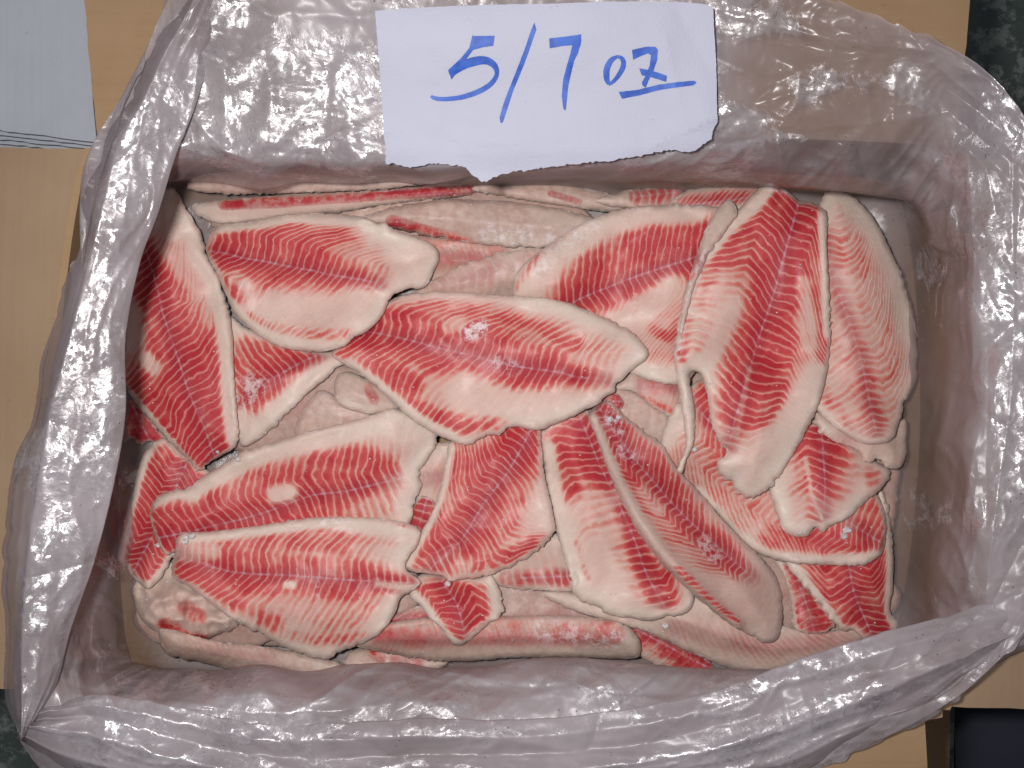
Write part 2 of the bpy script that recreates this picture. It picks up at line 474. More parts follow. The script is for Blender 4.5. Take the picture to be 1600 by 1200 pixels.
# dark cloth and a brown scrap on the floor at the lower right
nx, ny = 24, 24
uu, vv = np.meshgrid(np.linspace(1495, 1900, nx), np.linspace(1098, 1500, ny), indexing='ij')
zz = -0.10 + 0.012 * fbm(uu / 90, vv / 120, 3) - 0.0006 * np.maximum(0, 1530 - uu)
cl = mesh_obj('dark_cloth', PA(uu, vv, zz).reshape(-1, 3), grid_faces(nx, ny), M_cloth)
sm = cl.modifiers.new('thickness', 'SOLIDIFY'); sm.thickness = 0.003; sm.offset = -1
tag(cl, 'dark navy cloth in the shade at the lower right corner', 'cloth')
sc = slab('cardboard_scrap', [P(1440, 1120, -.2)[:2], P(1505, 1112, -.2)[:2], P(1500, 1300, -.2)[:2], P(1450, 1300, -.2)[:2]], -.235, -.23, M_card, nx=6, ny=10, edge=rough_edge(5, .001))
tag(sc, 'brown cardboard scrap lying low between the box flap and the navy cloth', 'cardboard')

# ------------------------------------------------------------------ plastic liner
liner = empty('plastic_liner', (0, -0.03, -0.055))
linv = -Vector(liner.location)

def creases(U, V, lst):
    z = 0
    for h, w, pts in lst:
        d = dist_poly(U, V, pts); w = w * 2.0; h = math.copysign(min(abs(h), .40 * w / S), h)
        z = z + h * np.exp(-d / w)
    return z

def rand_creases(n, seed, box, bias=None):
    g_ = np.random.default_rng(seed); out = []
    for k in range(n):
        x, y = g_.uniform(box[0], box[2]), g_.uniform(box[1], box[3])
        an = g_.uniform(0, math.pi) if bias is None else bias + g_.normal(0, .35)
        L = g_.uniform(50, 260) * (1 if bias is None else 1.6); bend = g_.normal(0, .25)
        p0 = (x - math.cos(an) * L / 2, y - math.sin(an) * L / 2); p2 = (x + math.cos(an + bend) * L / 2, y + math.sin(an + bend) * L / 2)
        w = g_.uniform(2.2, 6.5)
        out.append((g_.choice((-1, 1)) * g_.uniform(.16, .42) * 2 * w / S, w, [p0, (x, y), p2]))
    return out

def film_sheet(name, rails, nu, nv, closed, disp, alpha, frost_glare, curv=True):
    """rails: list (across) of lists (along) of (u,v,z)"""
    R = np.stack([catmull(r, nu, closed) for r in rails], 1)          # nu, nr, 3
    nr = R.shape[1]
    if curv:
        G = np.stack([catmull(R[i], nv) for i in range(nu)], 0)
    else:
        q = np.linspace(0, nr - 1, nv); i0 = np.clip(q.astype(int), 0, nr - 2); f = (q - i0)[None, :, None]
        G = R[:, i0] * (1 - f) + R[:, i0 + 1] * f
    U, V, Z = G[..., 0], G[..., 1], G[..., 2]
    a = np.linspace(0, 1, nu)[:, None] + 0 * U; b = np.linspace(0, 1, nv)[None] + 0 * U
    U, V, Z = disp(U, V, Z, a, b)
    co = PA(U, V, Z).reshape(-1, 3)
    o = mesh_obj(name, co, grid_faces(nu, nv, closed), M_film,
                 attrs=dict(alpha=alpha(U, V, a, b).ravel(), frost_glare=(frost_glare(U, V, a, b) + .55 * fbm(U / 85, V / 85, 5)).ravel()))
    o.parent = liner; o.location = linv
    return o

# stations clockwise from the top left corner
outer = [(225, 90), (350, -90), (750, -100), (1080, -60), (1325, 10), (1565, 135), (1720, 450), (1720, 800), (1530, 1065), (1240, 1215), (900, 1275), (600, 1275), (210, 1265), (30, 1150), (40, 850), (100, 480)]
mido  = [(190, 150), (350, 60), (750, 50), (1080, 60), (1310, 90), (1530, 170), (1610, 470), (1600, 800), (1510, 1060), (1200, 1170), (900, 1190), (600, 1190), (240, 1190), (60, 1130), (65, 830), (115, 500)]
rim   = [(150, 235), (420, 232), (750, 238), (1050, 225), (1290, 215), (1480, 215), (1530, 480), (1530, 800), (1485, 1070), (1180, 1120), (900, 1120), (600, 1118), (300, 1112), (115, 1085), (95, 830), (130, 520)]
lip   = [(215, 297), (430, 286), (735, 280), (1050, 275), (1290, 292), (1440, 320), (1480, 500), (1480, 800), (1435, 1025), (1180, 1052), (930, 1030), (640, 1044), (330, 1045), (190, 1020), (166, 830), (176, 540)]
foot  = [(248, 318), (430, 306), (750, 306), (1050, 306), (1290, 310), (1380, 330), (1392, 500), (1386, 800), (1358, 998), (1150, 1038), (900, 1040), (600, 1040), (300, 1038), (256, 988), (232, 830), (220, 540)]
ctr   = [(800 + (u - 800) * .55, 650 + (v - 650) * .55) for u, v in foot]
zo = [.085, .098, .100, .104, .112, .112, .110, .108, .090, .062, .062, .062, .06, .064, .070, .074]
zm = [.078, .092, .094, .096, .100, .100, .098, .096, .084, .076, .076, .076, .080, .082, .082, .082]
zr = [.072, .078, .080, .082, .085, .086, .084, .082, .077, .078, .078, .078, .078, .080, .081, .080]
zl = [.030, .022, .022, .026, .030, .030, .030, .030, .030, .034, .034, .034, .020, .010, .010, .010]
main_creases = [
    (-.010, 5, [(1332, 205), (1345, 240), (1360, 282)]), (.006, 9, [(1322, 240), (1358, 280)]),
    (-.010, 5, [(1378, 190), (1392, 250), (1413, 330)]), (.013, 6, [(1413, 330), (1445, 270), (1480, 210)]), (-.008, 8, [(1425, 335), (1470, 280), (1500, 220)]),
    (.006, 6, [(1395, 185), (1400, 120)]), (.006, 5, [(1440, 180), (1436, 240)]),
    (.009, 7, [(1250, 205), (1340, 195), (1450, 180), (1480, 175)]), (-.008, 9, [(1040, 235), (1150, 222), (1250, 208), (1340, 198)]),
    (-.012, 16, [(1480, 140), (1530, 175), (1565, 205)]), (.008, 8, [(1500, 190), (1560, 240), (1590, 260)]),
    (.008, 6, [(1490, 215), (1540, 260), (1555, 330)]), (-.006, 8, [(1455, 290), (1520, 340), (1540, 370)]),
    (.010, 4, [(1518, 320), (1520, 430), (1515, 570)]), (-.008, 7, [(1515, 570), (1555, 530), (1590, 500)]), (.008, 5, [(1515, 570), (1565, 640)]),
    (.010, 6, [(1592, 320), (1585, 480), (1578, 640), (1560, 760), (1540, 930)]), (-.004, 9, [(1430, 560), (1460, 500), (1480, 380)]),
    (-.005, 6, [(1440, 900), (1452, 760), (1475, 560), (1490, 430)]),
    (.006, 5, [(525, 110), (516, 180), (506, 258)]), (-.006, 8, [(520, 60), (505, 260)]), (.006, 5, [(355, 35), (350, 180)]), (.005, 6, [(380, 20), (470, 20), (590, 30)]),
    (.004, 4, [(430, 225), (470, 170), (590, 150)]), (.004, 4, [(520, 200), (600, 170)]), (.005, 5, [(300, 180), (350, 240)]), (.005, 5, [(350, 110), (350, 240), (385, 250)]),
    (.007, 8, [(1120, 90), (1200, 130), (1260, 110), (1350, 90)]), (.006, 7, [(1120, 180), (1220, 150), (1300, 130), (1400, 150)]), (.006, 7, [(1130, 20), (1210, 40), (1290, 60), (1450, 80)]),
    (-.005, 6, [(1130, 50), (1260, 75), (1380, 85)]), (.006, 6, [(1200, 170), (1250, 200)]), (-.005, 5, [(1140, 200), (1200, 140)]),
    (.005, 8, [(780, 262), (900, 265), (1040, 262), (1160, 275), (1280, 292)]), (-.005, 6, [(760, 275), (940, 277), (1100, 283)]),
    (.006, 6, [(260, 1090), (400, 1115), (520, 1110), (700, 1090)]), (-.005, 7, [(560, 1060), (700, 1062), (900, 1075), (1090, 1085)]),
    (.005, 6, [(700, 1045), (800, 1060), (930, 1080), (1040, 1090)]), (-.006, 8, [(95, 1065), (150, 1078), (300, 1090)]),
    (-.006, 9, [(170, 860), (150, 960), (105, 1060)]), (.006, 6, [(200, 700), (190, 860), (150, 980)]),
]
RC = (rand_creases(34, 1, (220, -20, 1500, 270)) + rand_creases(26, 2, (1430, 100, 1660, 1020)) + rand_creases(16, 3, (1420, 300, 1640, 950), 1.5)
      + rand_creases(26, 4, (150, 1020, 1450, 1220)) + rand_creases(12, 5, (200, 1040, 1300, 1110), .1) + rand_creases(14, 6, (90, 700, 240, 1080), 1.4))
RC1 = rand_creases(26, 7, (10, 0, 330, 1150)) + rand_creases(22, 8, (10, 0, 330, 1150), 1.85)
RC2 = rand_creases(34, 9, (20, 940, 1600, 1220)) + rand_creases(20, 10, (20, 960, 1600, 1220), -.15)
def main_disp(U, V, Z, a, b):
    on = sstep(0.86, 0.70, b) * sstep(0.0, 0.06, b)
    wx = U + 22 * noise(U / 60, V / 60, 5); wy = V + 22 * noise(U / 60, V / 60, 6)
    d = 0.0030 * ridged(wx / 130, wy / 130, 1, 2) + 0.0009 * ridged(wx / 46, wy / 46, 2, 2) + .0003 * ridged(wx / 17, wy / 17, 3, 2)
    # long sags down the side walls
    wallm = sstep(.35, .5, b) * sstep(.85, .65, b)
    d = d + wallm * 0.005 * ridged(a * 34 + b * 1.2, b * 1.2, 4, 2)
    d = d + wallm * (.0028 * ridged(a * 70 + b * 7, b * 2.5, 5, 2) + .0018 * ridged(a * 30 - b * 9, b * 4 + a * 20, 6, 2))
    Z2 = Z + on * d + (creases(U, V, main_creases) + creases(U, V, RC)) * sstep(.8, .6, b)
    k = 8 * on
    jag = 7 * (1 - sstep(0, .05, b)) * noise(a * 260, b * 3, 2)
    return U + k * noise(U / 70, V / 70, 3) * wallm + jag, V + k * noise(U / 70, V / 70, 4) * wallm + jag, Z2
def main_alpha(U, V, a, b):
    al = 0.74 + 0 * U - .20 * sstep(.52, .66, b)
    tr = sstep(1000, 1200, U) * sstep(330, 200, V) * sstep(1490, 1380, U)
    al = al - 0.30 * tr
    al = al - 0.22 * sstep(1360, 1450, U) * sstep(300, 400, V) * sstep(1000, 900, V) * sstep(.35, .5, b) - .22 * sstep(300, 200, U) * sstep(600, 800, V) * sstep(.35, .5, b)
    al = al + 0.05 * sstep(1030, 1090, V) - 0.22 * sstep(250, 265, V) * sstep(330, 300, V) * sstep(800, 700, U)
    return al
def blob(U, V, u, v, ru, rv):
    return np.exp(-((U - u) / ru) ** 2 - ((V - v) / rv) ** 2)
def main_glare(U, V, a, b):  # where flash glare is painted on the main sheet
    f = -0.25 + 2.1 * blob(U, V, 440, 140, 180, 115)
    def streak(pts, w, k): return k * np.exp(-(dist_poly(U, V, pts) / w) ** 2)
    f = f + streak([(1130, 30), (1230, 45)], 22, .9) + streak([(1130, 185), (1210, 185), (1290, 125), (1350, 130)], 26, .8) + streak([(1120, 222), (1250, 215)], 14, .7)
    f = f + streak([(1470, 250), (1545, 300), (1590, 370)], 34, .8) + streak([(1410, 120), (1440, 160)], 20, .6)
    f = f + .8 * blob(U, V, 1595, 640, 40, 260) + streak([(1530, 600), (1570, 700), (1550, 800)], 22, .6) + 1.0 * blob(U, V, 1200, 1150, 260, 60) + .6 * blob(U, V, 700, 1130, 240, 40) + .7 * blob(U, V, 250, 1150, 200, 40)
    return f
rails = [[(u, v, z) for (u, v), z in zip(l, zz)] for l, zz in
         ((outer, zo), (mido, zm), (rim, zr), (lip, zl), (foot, [-.048] * 16), (ctr, [-.055] * 16))]
film_sheet('liner_wall', rails, 1300, 200, True, main_disp, main_alpha, main_glare)

# long fold of film lying over the left rim
r0 = [(300, -60), (285, 0), (238, 78), (200, 150), (158, 215), (138, 300), (118, 390), (85, 520), (42, 650), (18, 780), (6, 900), (8, 1020), (18, 1120), (30, 1158)]
r4 = [(380, -60), (356, 0), (332, 85), (305, 165), (276, 245), (250, 325), (224, 410), (196, 520), (194, 640), (180, 760), (152, 860), (118, 975), (86, 1070), (40, 1150)]
def lerp(r, s, t): return [(p[0] * (1 - t) + q[0] * t, p[1] * (1 - t) + q[1] * t) for p, q in zip(r, s)]
def zl_(l, z): return [(p[0], p[1], z) for p in l]
rails = [zl_(lerp(r0, r4, .30), .050), zl_(lerp(r0, r4, .08), .055), zl_(r0, .080), zl_(lerp(r0, r4, .14), .097), zl_(lerp(r0, r4, .24), .1045), zl_(lerp(r0, r4, .52), .1005), zl_(lerp(r0, r4, .78), .094), zl_(r4, .0865), zl_(lerp(r0, r4, .93), .082), zl_(lerp(r0, r4, .6), .078)]
def roll_disp(U, V, Z, a, b):
    L = a * 14
    m = sstep(.1, .3, b) * sstep(1.0, .72, b)
    d = .0010 * ridged(b * 6 + .7 * noise(L * .5, b * 2, 1), L * .35, 2, 2) + .0012 * fbm(L * .8, b * 3, 4) + .0006 * ridged(b * 9 + noise(L, b * 4, 2), L * .5, 3, 2) + .0004 * ridged(U / 24, V / 34, 5, 2)
    Z = Z + m * d
    Z = Z + creases(U, V, RC1) * m
    wob = 5 * noise(L * .9, b * 0 + .5, 4) * sstep(.5, .8, b) + (9 * noise(L * 1.3, 0 * b, 6) + 3 * ridged(L * 2.3, 0 * b, 7, 3)) * sstep(.45, .2, b)
    return U + wob, V + 3 * noise(L, b * 2, 5), Z
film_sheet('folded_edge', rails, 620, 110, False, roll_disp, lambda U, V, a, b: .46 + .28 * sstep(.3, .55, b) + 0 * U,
           lambda U, V, a, b: -.25 + 1.5 * np.exp(-((b - .50 - .05 * noise(a * 9, 0 * a, 1)) / .10) ** 2) * sstep(.10, .25, a + .25 * noise(a * 7, b, 3)) + .8 * np.exp(-((b - .70) / .04) ** 2) * sstep(.35, .6, a), curv=False)  # painted glare bands running along the left fold

# roll of film along the near edge
q0 = [(1760, 900), (1600, 926), (1460, 968), (1340, 1000), (1220, 1040), (1100, 1082), (980, 1108), (820, 1125), (640, 1122), (520, 1128), (400, 1130), (260, 1100), (150, 1085), (60, 1105)]
q1 = [(1760, 960), (1600, 975), (1480, 1015), (1370, 1055), (1250, 1095), (1120, 1135), (990, 1165), (820, 1180), (640, 1180), (520, 1182), (400, 1180), (260, 1150), (150, 1120), (50, 1125)]
q2 = [(1760, 1010), (1600, 1012), (1510, 1068), (1420, 1122), (1330, 1165), (1210, 1212), (1050, 1240), (850, 1260), (660, 1260), (520, 1260), (390, 1260), (240, 1235), (110, 1195), (25, 1150)]
rails = [zl_(lerp(q0, q1, .7), .066), zl_(lerp(q0, q1, .2), .070), zl_(q0, .084), zl_(lerp(q0, q1, .5), .091), zl_(q1, .087), zl_(lerp(q1, q2, .35), .096), zl_(lerp(q1, q2, .6), .090), zl_(lerp(q1, q2, .82), .088), zl_(q2, .070), zl_(lerp(q1, q2, .9), .054)]
def near_disp(U, V, Z, a, b):
    L = a * 16
    m = sstep(.08, .3, b) * sstep(1.0, .85, b)
    d = .0014 * ridged(b * 5 + .8 * noise(L * .45, b * 2, 3) + a * 3, L * .3, 1, 2) + .0014 * fbm(L * .8, b * 3, 4) + .0006 * ridged(b * 9 + noise(L, b * 4, 4), L * .6, 5, 2) + .0004 * ridged(U / 34, V / 24, 6, 2)
    Z = Z + m * d + creases(U, V, [(.012, 6, [(168, 1085), (205, 1150), (245, 1185)]), (.010, 6, [(168, 1085), (160, 1180)]), (-.008, 8, [(110, 1090), (150, 1130)]), (.008, 7, [(1600, 975), (1400, 1040), (1370, 1060)]), (-.008, 8, [(1590, 985), (1480, 1070), (1380, 1130)]),
                                   (-.007, 7, [(1100, 1100), (1250, 1070), (1390, 1045)]), (.007, 6, [(1040, 1200), (1150, 1160), (1330, 1080), (1440, 1030)])]) * m
    Z = Z + creases(U, V, RC2) * m
    wob = 5 * noise(L * .8, 0 * b, 5) + 2 * noise(L * 5, 0 * b, 6)
    return U, V + wob * (1 - b) + 10 * noise(L * 1.2, 0 * b, 7) * sstep(.6, .9, b), Z
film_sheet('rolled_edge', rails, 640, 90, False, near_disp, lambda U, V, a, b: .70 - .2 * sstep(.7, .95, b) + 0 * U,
           lambda U, V, a, b: -.15 + 1.2 * np.exp(-((b - .58 - .05 * noise(a * 9, 0 * a, 1)) / .10) ** 2) * sstep(1500, 1350, U) + .8 * blob(U, V, 220, 1130, 120, 40) + .7 * np.exp(-((b - .3) / .05) ** 2), curv=False)  # glare bands of the near roll, also put into the film colour
tag(liner, 'clear crumpled plastic liner bag draped over the rims of the cardboard carton', 'plastic bag')

# ------------------------------------------------------------------ paper note
def tri_patch(outl, step, jit=0.25):
    outl = np.asarray(outl, float)
    x0, y0 = outl.min(0); x1, y1 = outl.max(0)
    gy = np.arange(y0 + step * .5, y1, step * .87)
    pts = []
    for k, y in enumerate(gy):
        gx = np.arange(x0 + (step * .5 if k % 2 else 0), x1, step)
        pts.append(np.stack([gx, 0 * gx + y], -1))
    pts = np.vstack(pts); pts = pts + rng.uniform(-jit, jit, pts.shape) * step
    m = inside(pts[:, 0], pts[:, 1], outl); pts = pts[m]
    cl = np.vstack([outl, outl[:1]])
    d = dist_poly(pts[:, 0], pts[:, 1], cl); pts = pts[d > step * .55]
    n = len(outl)
    co = [Vector((float(a), float(b))) for a, b in np.vstack([outl, pts])]
    vo, eo, fo, ov, oe, of = delaunay_2d_cdt(co, [], [list(range(n))], 1, 1e-4)
    V = np.array([(p.x, p.y) for p in vo]); F = np.array([f for f in fo if len(f) == 3])
    # orient counter clockwise in world (v is flipped)
    a, b, c = V[F[:, 0]], V[F[:, 1]], V[F[:, 2]]
    ar = (b[:, 0] - a[:, 0]) * (c[:, 1] - a[:, 1]) - (b[:, 1] - a[:, 1]) * (c[:, 0] - a[:, 0])
    F[ar > 0] = F[ar > 0][:, ::-1]
    return V, F

def paper_z(U, V):
    z = 0.117 - .022 * sstep(0, 230, V) - 0.010 * sstep(215, 290, V) + 0.0010 * fbm(U / 130, V / 90, 2)
    z = z + creases(U, V, [(.0015, 12, [(1040, 60), (1075, 230)]), (-.001, 10, [(600, 205), (760, 232), (1000, 215)]), (.001, 9, [(680, 190), (740, 240)]), (-.0012, 14, [(1060, 20), (1110, 110)])]) + .004 * blob(U, V, 1105, 190, 50, 60) + .0015 * np.exp(-np.abs((V - 200) + .45 * (U - 1080)) / 9) * sstep(1000, 1040, U)
    return z
pap = [(586, 17), (640, 13), (700, 10), (780, 7), (860, 6), (930, 3), (1000, 2), (1060, 3), (1105, 7), (1114, 12), (1116, 50), (1119, 100), (1120, 150), (1121, 190), (1113, 205), (1112, 218), (1098, 226), (1086, 236), (1070, 238), (1050, 234), (1025, 238), (1000, 244), (970, 248), (945, 253), (915, 254), (880, 258), (850, 262), (825, 266), (800, 268), (785, 272), (772, 276), (762, 284), (752, 283), (742, 276), (733, 268), (728, 262), (712, 258), (700, 258), (680, 255), (665, 257), (645, 262), (630, 260), (616, 256), (604, 257), (602, 230), (598, 180), (594, 120), (590, 70)]
po = resample(pap, 3.0, True)
jg = sstep(200, 235, po[:, 1])
po = po + (np.stack([noise(po[:, 0] / 4, po[:, 1] / 4, 1), noise(po[:, 0] / 4, po[:, 1] / 4, 2)], -1) * (0.5 + 1.6 * jg)[:, None])
V2, F2 = tri_patch(po, 7)
note = mesh_obj('paper_note', PA(V2[:, 0], V2[:, 1], paper_z(V2[:, 0], V2[:, 1])), F2, M_paper, smooth=False)
sm = note.modifiers.new('thickness', 'SOLIDIFY'); sm.thickness = 0.0002; sm.offset = -1
tag(note, 'torn white paper note with 5/7 oz handwritten in blue marker', 'paper note')

def cvt(pts): return [(x / 2.6667 + 560, y / 2.6667) for x, y in pts]
def ribbon(pts):                                   # (x, y, width) -> outline polygon
    p = catmull(pts, len(pts) * 6)
    xy = p[:, :2]; w = p[:, 2:3] / 2
    t = np.gradient(xy, axis=0); t /= np.linalg.norm(t, axis=1)[:, None] + 1e-9
    n = np.stack([-t[:, 1], t[:, 0]], -1)
    return np.vstack([xy + n * w, (xy - n * w)[::-1]])
def ink(name, polys):
    vs, fs = [], []
    for k, pl in enumerate(polys):
        pl = resample(cvt(pl), 1.2, True)
        cc = pl.mean(0)
        pl = pl + 0.25 * np.stack([noise(pl[:, 0], pl[:, 1], 3), noise(pl[:, 0], pl[:, 1], 4)], -1)
        v, f = tri_patch(pl, 3.0)
        c = PA(v[:, 0], v[:, 1], paper_z(v[:, 0], v[:, 1]) + .0005 + .00012 * k)
        fs += [tuple(q + len(vs) for q in t) for t in f]; vs += list(c)
    return mesh_obj(name, vs, fs, M_ink, note)
ink('digit', [[(478, 150), (568, 149), (562, 191), (520, 197), (470, 210)],
              [(475, 146), (488, 160), (480, 205), (440, 260), (388, 332), (373, 293), (425, 245), (462, 200)],
              ribbon([(383, 308, 30), (430, 276, 34), (480, 257, 38), (530, 252, 33), (565, 272, 26), (577, 305, 18), (562, 338, 20), (530, 366, 22), (480, 390, 22), (420, 407, 20), (355, 413, 18), (318, 409, 17), (302, 400, 12)])])
ink('slash', [[(733, 94), (742, 124), (725, 170), (710, 215), (690, 270), (665, 330), (645, 378), (625, 440), (602, 510), (592, 514), (588, 490), (605, 430), (622, 385), (658, 295), (690, 212), (720, 125)]])
ink('digit', [[(795, 160), (860, 153), (928, 143), (929, 170), (924, 197), (905, 188), (850, 192), (797, 202)],
              [(893, 180), (926, 180), (915, 222), (900, 250), (885, 310), (874, 360), (868, 420), (864, 461), (854, 455), (847, 400), (853, 330), (868, 275), (880, 235)]])
ink('letter', [ribbon([(1082, 235, 12), (1055, 250, 22), (1036, 285, 26), (1034, 325, 24), (1044, 352, 14)]), ribbon([(1042, 353, 12), (1064, 338, 16), (1090, 305, 20), (1104, 272, 22), (1099, 245, 18), (1078, 235, 12)])])
ink('letter', [[(1140, 208), (1170, 201), (1205, 194), (1238, 195), (1248, 208), (1246, 228), (1222, 232), (1205, 223), (1172, 236), (1144, 250)],
               [(1247, 208), (1245, 250), (1228, 298), (1208, 338), (1197, 366), (1183, 356), (1181, 344), (1199, 310), (1214, 272), (1219, 226)],
               [(1170, 285), (1190, 288), (1215, 293), (1250, 303), (1285, 316), (1283, 342), (1240, 328), (1205, 318), (1180, 314)]])
ink('underline', [[(1085, 383), (1160, 375), (1250, 353), (1330, 342), (1400, 336), (1409, 345), (1395, 356), (1330, 364), (1260, 374), (1170, 398), (1098, 412)]])

# ------------------------------------------------------------------ the fillets
CE = 4.0
GX, GY = np.meshgrid(np.arange(140, 1460, CE), np.arange(250, 1090, CE), indexing='ij')
HM = np.full(GX.shape, -0.046)
def blur(a, s):
    r = int(3 * s); k = np.exp(-np.arange(-r, r + 1) ** 2 / (2 * s * s)); k /= k.sum()
    for ax in (0, 1):
        p = np.pad(a, [(r, r) if i == ax else (0, 0) for i in (0, 1)], mode='edge')
        o = 0
        for i, w in enumerate(k):
            sl = [slice(None)] * 2; sl[ax] = slice(i, i + a.shape[ax]); o = o + w * p[tuple(sl)]
        a = o
    return a
def maxf(a, r):
    for ax in (0, 1):
        o = a.copy()
        for i in range(-r, r + 1):
            o = np.maximum(o, np.roll(a, i, ax))
        a = o
    return a
def samp(A, u, v):
    x = np.clip((u - 140) / CE, 0, A.shape[0] - 1.001); y = np.clip((v - 250) / CE, 0, A.shape[1] - 1.001)
    i = x.astype(int); j = y.astype(int); fx = x - i; fy = y - j
    return (A[i, j] * (1 - fx) + A[i + 1, j] * fx) * (1 - fy) + (A[i, j + 1] * (1 - fx) + A[i + 1, j + 1] * fx) * fy

GROUP = 'fish fillets packed in the liner'
nf = [0]
def fillet(label, out, mid=None, prof=None, per=9.5, band=None, red=(), neg=(), frost_glare=(), lift=(), T=0.0085, tint=0.0, margin=7,
           jag=1.0, lump=0.0, sig=6, rnd=9, phon=1.0, step=4.2, name='fish_fillet', drop=0.0, gap=.0008, dark=0.0):
    nf[0] += 1; sd = nf[0]
    ol = catmull(out, len(out) * 8, True); ol = resample(ol, 2.6, True)
    jm = jag * (0.35 + 1.3 * np.clip(noise(ol[:, 0] / 45, ol[:, 1] / 45, sd), 0, 1))
    ol = ol + np.stack([noise(ol[:, 0] / 5, ol[:, 1] / 5, sd + 1), noise(ol[:, 0] / 5, ol[:, 1] / 5, sd + 2)], -1) * (jm * 2.8)[:, None]
    V, F = tri_patch(ol, step)
    U_, V_ = V[:, 0], V[:, 1]
    cl = np.vstack([ol, ol[:1]])
    d = dist_poly(U_, V_, cl[::2] if len(cl) > 60 else cl); d[:len(ol)] = 0
    # base surface rests on what lies below
    b0 = np.maximum(((ol.min(0) - (140, 250)) / CE).astype(int) - 14, 0); b1 = ((ol.max(0) - (140, 250)) / CE).astype(int) + 14
    sl = (slice(b0[0], b1[0]), slice(b0[1], b1[1]))
    gx, gy, hm = GX[sl], GY[sl], HM[sl]
    ins = inside(gx, gy, ol)
    base_lo = np.median(hm[ins])
    src = np.where(maxf(ins.astype(float), 2) > 0, hm, np.minimum(hm, base_lo))
    B = blur(maxf(src, 7 if sig >= 5 else 2), sig * .75) - drop
    B = np.maximum(B, hm) if drop == 0 else B
    B = blur(B, 1.5) + gap
    dcl = np.where(ins, dist_poly(gx, gy, np.vstack([ol, ol[:1]])[::4]), 0)
    BE = blur(maxf(hm, 1), 0.8) + .0003
    B = np.maximum(BE, B - .0040 * (1 - sstep(-10, 60, dcl)))
    A = np.full(GX.shape, -0.05); A[sl] = B
    def hfun(u, v, d):
        x = np.clip(d / rnd, 0, 1)
        h = 1.15 * T * (0.08 + 0.34 * np.sqrt(1 - (1 - x) ** 2) + 0.70 * sstep(-30, 95, d))
        h = h + x * (0.0011 * fbm(u / 55, v / 55, sd) + lump * ridged(u / 30, v / 30, sd + 3, 2))
        for hh, w, pts in lift: h = h + (hh if hh > .006 else .6 * hh) * np.exp(-(dist_poly(u, v, pts) / w) ** 2)
        return np.maximum(h, 0.0008)
    zt = samp(A, U_, V_) + hfun(U_, V_, d)
    # register in the height map
    dg = dist_poly(gx, gy, cl[::3]); top = B + hfun(gx, gy, np.where(ins, dg, 0))
    hm[ins] = np.maximum(hm, top)[ins]
    # colour fields
    if mid is None: mid = [tuple(ol.mean(0) - (60, 0)), tuple(ol.mean(0) + (60, 0))]
    ml = resample(catmull(mid, len(mid) * 8), 4)
    e0 = ml[0] - ml[2]; e0 /= np.linalg.norm(e0); e1 = ml[-1] - ml[-3]; e1 /= np.linalg.norm(e1)
    mlx = np.vstack([ml[0] + e0 * 300, ml, ml[-1] + e1 * 300])
    best = np.full(U_.shape, 1e9); s = np.zeros_like(best); t = np.zeros_like(best); acc = -300.0
    for a, b in zip(mlx[:-1], mlx[1:]):
        ab = b - a; L = np.hypot(*ab)
        if L < 1e-6: continue
        h = np.clip(((U_ - a[0]) * ab[0] + (V_ - a[1]) * ab[1]) / L ** 2, 0, 1)
        dx = U_ - a[0] - h * ab[0]; dy = V_ - a[1] - h * ab[1]; dd = np.hypot(dx, dy)
        sg = np.sign(dx * ab[1] - dy * ab[0])
        m = dd < best; best[m] = dd[m]; s[m] = (acc + h * L)[m]; t[m] = (dd * sg)[m]; acc += L
    Lm = acc - 300
    sf = s / Lm
    prof = prof or [(0, [(-60, -25), (0, 0), (60, -25)])]
    cols = []
    for fr, tb in prof:
        tb = sorted(tb); tt = [q[0] for q in tb]; dd = [q[1] for q in tb]
        lo = (dd[1] - dd[0]) / (tt[1] - tt[0]); hi = (dd[-1] - dd[-2]) / (tt[-1] - tt[-2])
        v = np.interp(t, tt, dd)
        v = np.where(t < tt[0], dd[0] + lo * (t - tt[0]), v); v = np.where(t > tt[-1], dd[-1] + hi * (t - tt[-1]), v)
        cols.append(v)
    frs = [p[0] for p in prof]
    if len(cols) == 1: ds = cols[0]
    else:
        ds = cols[0].copy()
        for k in range(1, len(cols)):
            w = np.clip((sf - frs[k - 1]) / (frs[k] - frs[k - 1]), 0, 1)
            ds = ds * (1 - w) + cols[k] * w if k == 1 else np.where(sf > frs[k - 1], cols[k - 1] * (1 - w) + cols[k] * w, ds)
    phase = (s - ds) / per + 50 + .45 * noise(s / 55, t / 70, sd + 4) + .16 * noise(s / 16, t / 30, sd + 5)
    rd = np.zeros_like(s); ws = np.zeros_like(s)
    if band:
        wn, wp, a, b, st = band
        w = np.where(t < 0, wn, wp)
        w = 1.22 * w * (1 + .22 * noise(s / 45, t * 0, sd)) * (.30 + .70 * sstep(b * Lm + 8, b * Lm - .50 * Lm, s))
        rd = st * sstep(1.75, 0.10, np.abs(t) / w) * sstep((a * Lm) - 25, a * Lm + 15, s) * sstep(b * Lm + 32, b * Lm - 60, s)
        ws = min(st, 1) * sstep(2.6, 0.3, np.abs(t) / w) * sstep((a * Lm) - 45, a * Lm + 15, s) * sstep(b * Lm + 50, b * Lm - 40, s)
    for st, w, pts in red:
        dp = dist_poly(U_, V_, pts)
        rd = np.maximum(rd, st * 1.06 * sstep(1.75, 0.2, dp / w))
        ws = np.maximum(ws, .9 * min(st, 1) * sstep(w + 26, 0, dp))
    mg = margin * (1 + .5 * noise(U_ / 30, V_ / 30, sd + 2))
    if margin > 0: rd = rd * sstep(mg * .5, mg * 1.5 + 4, d)
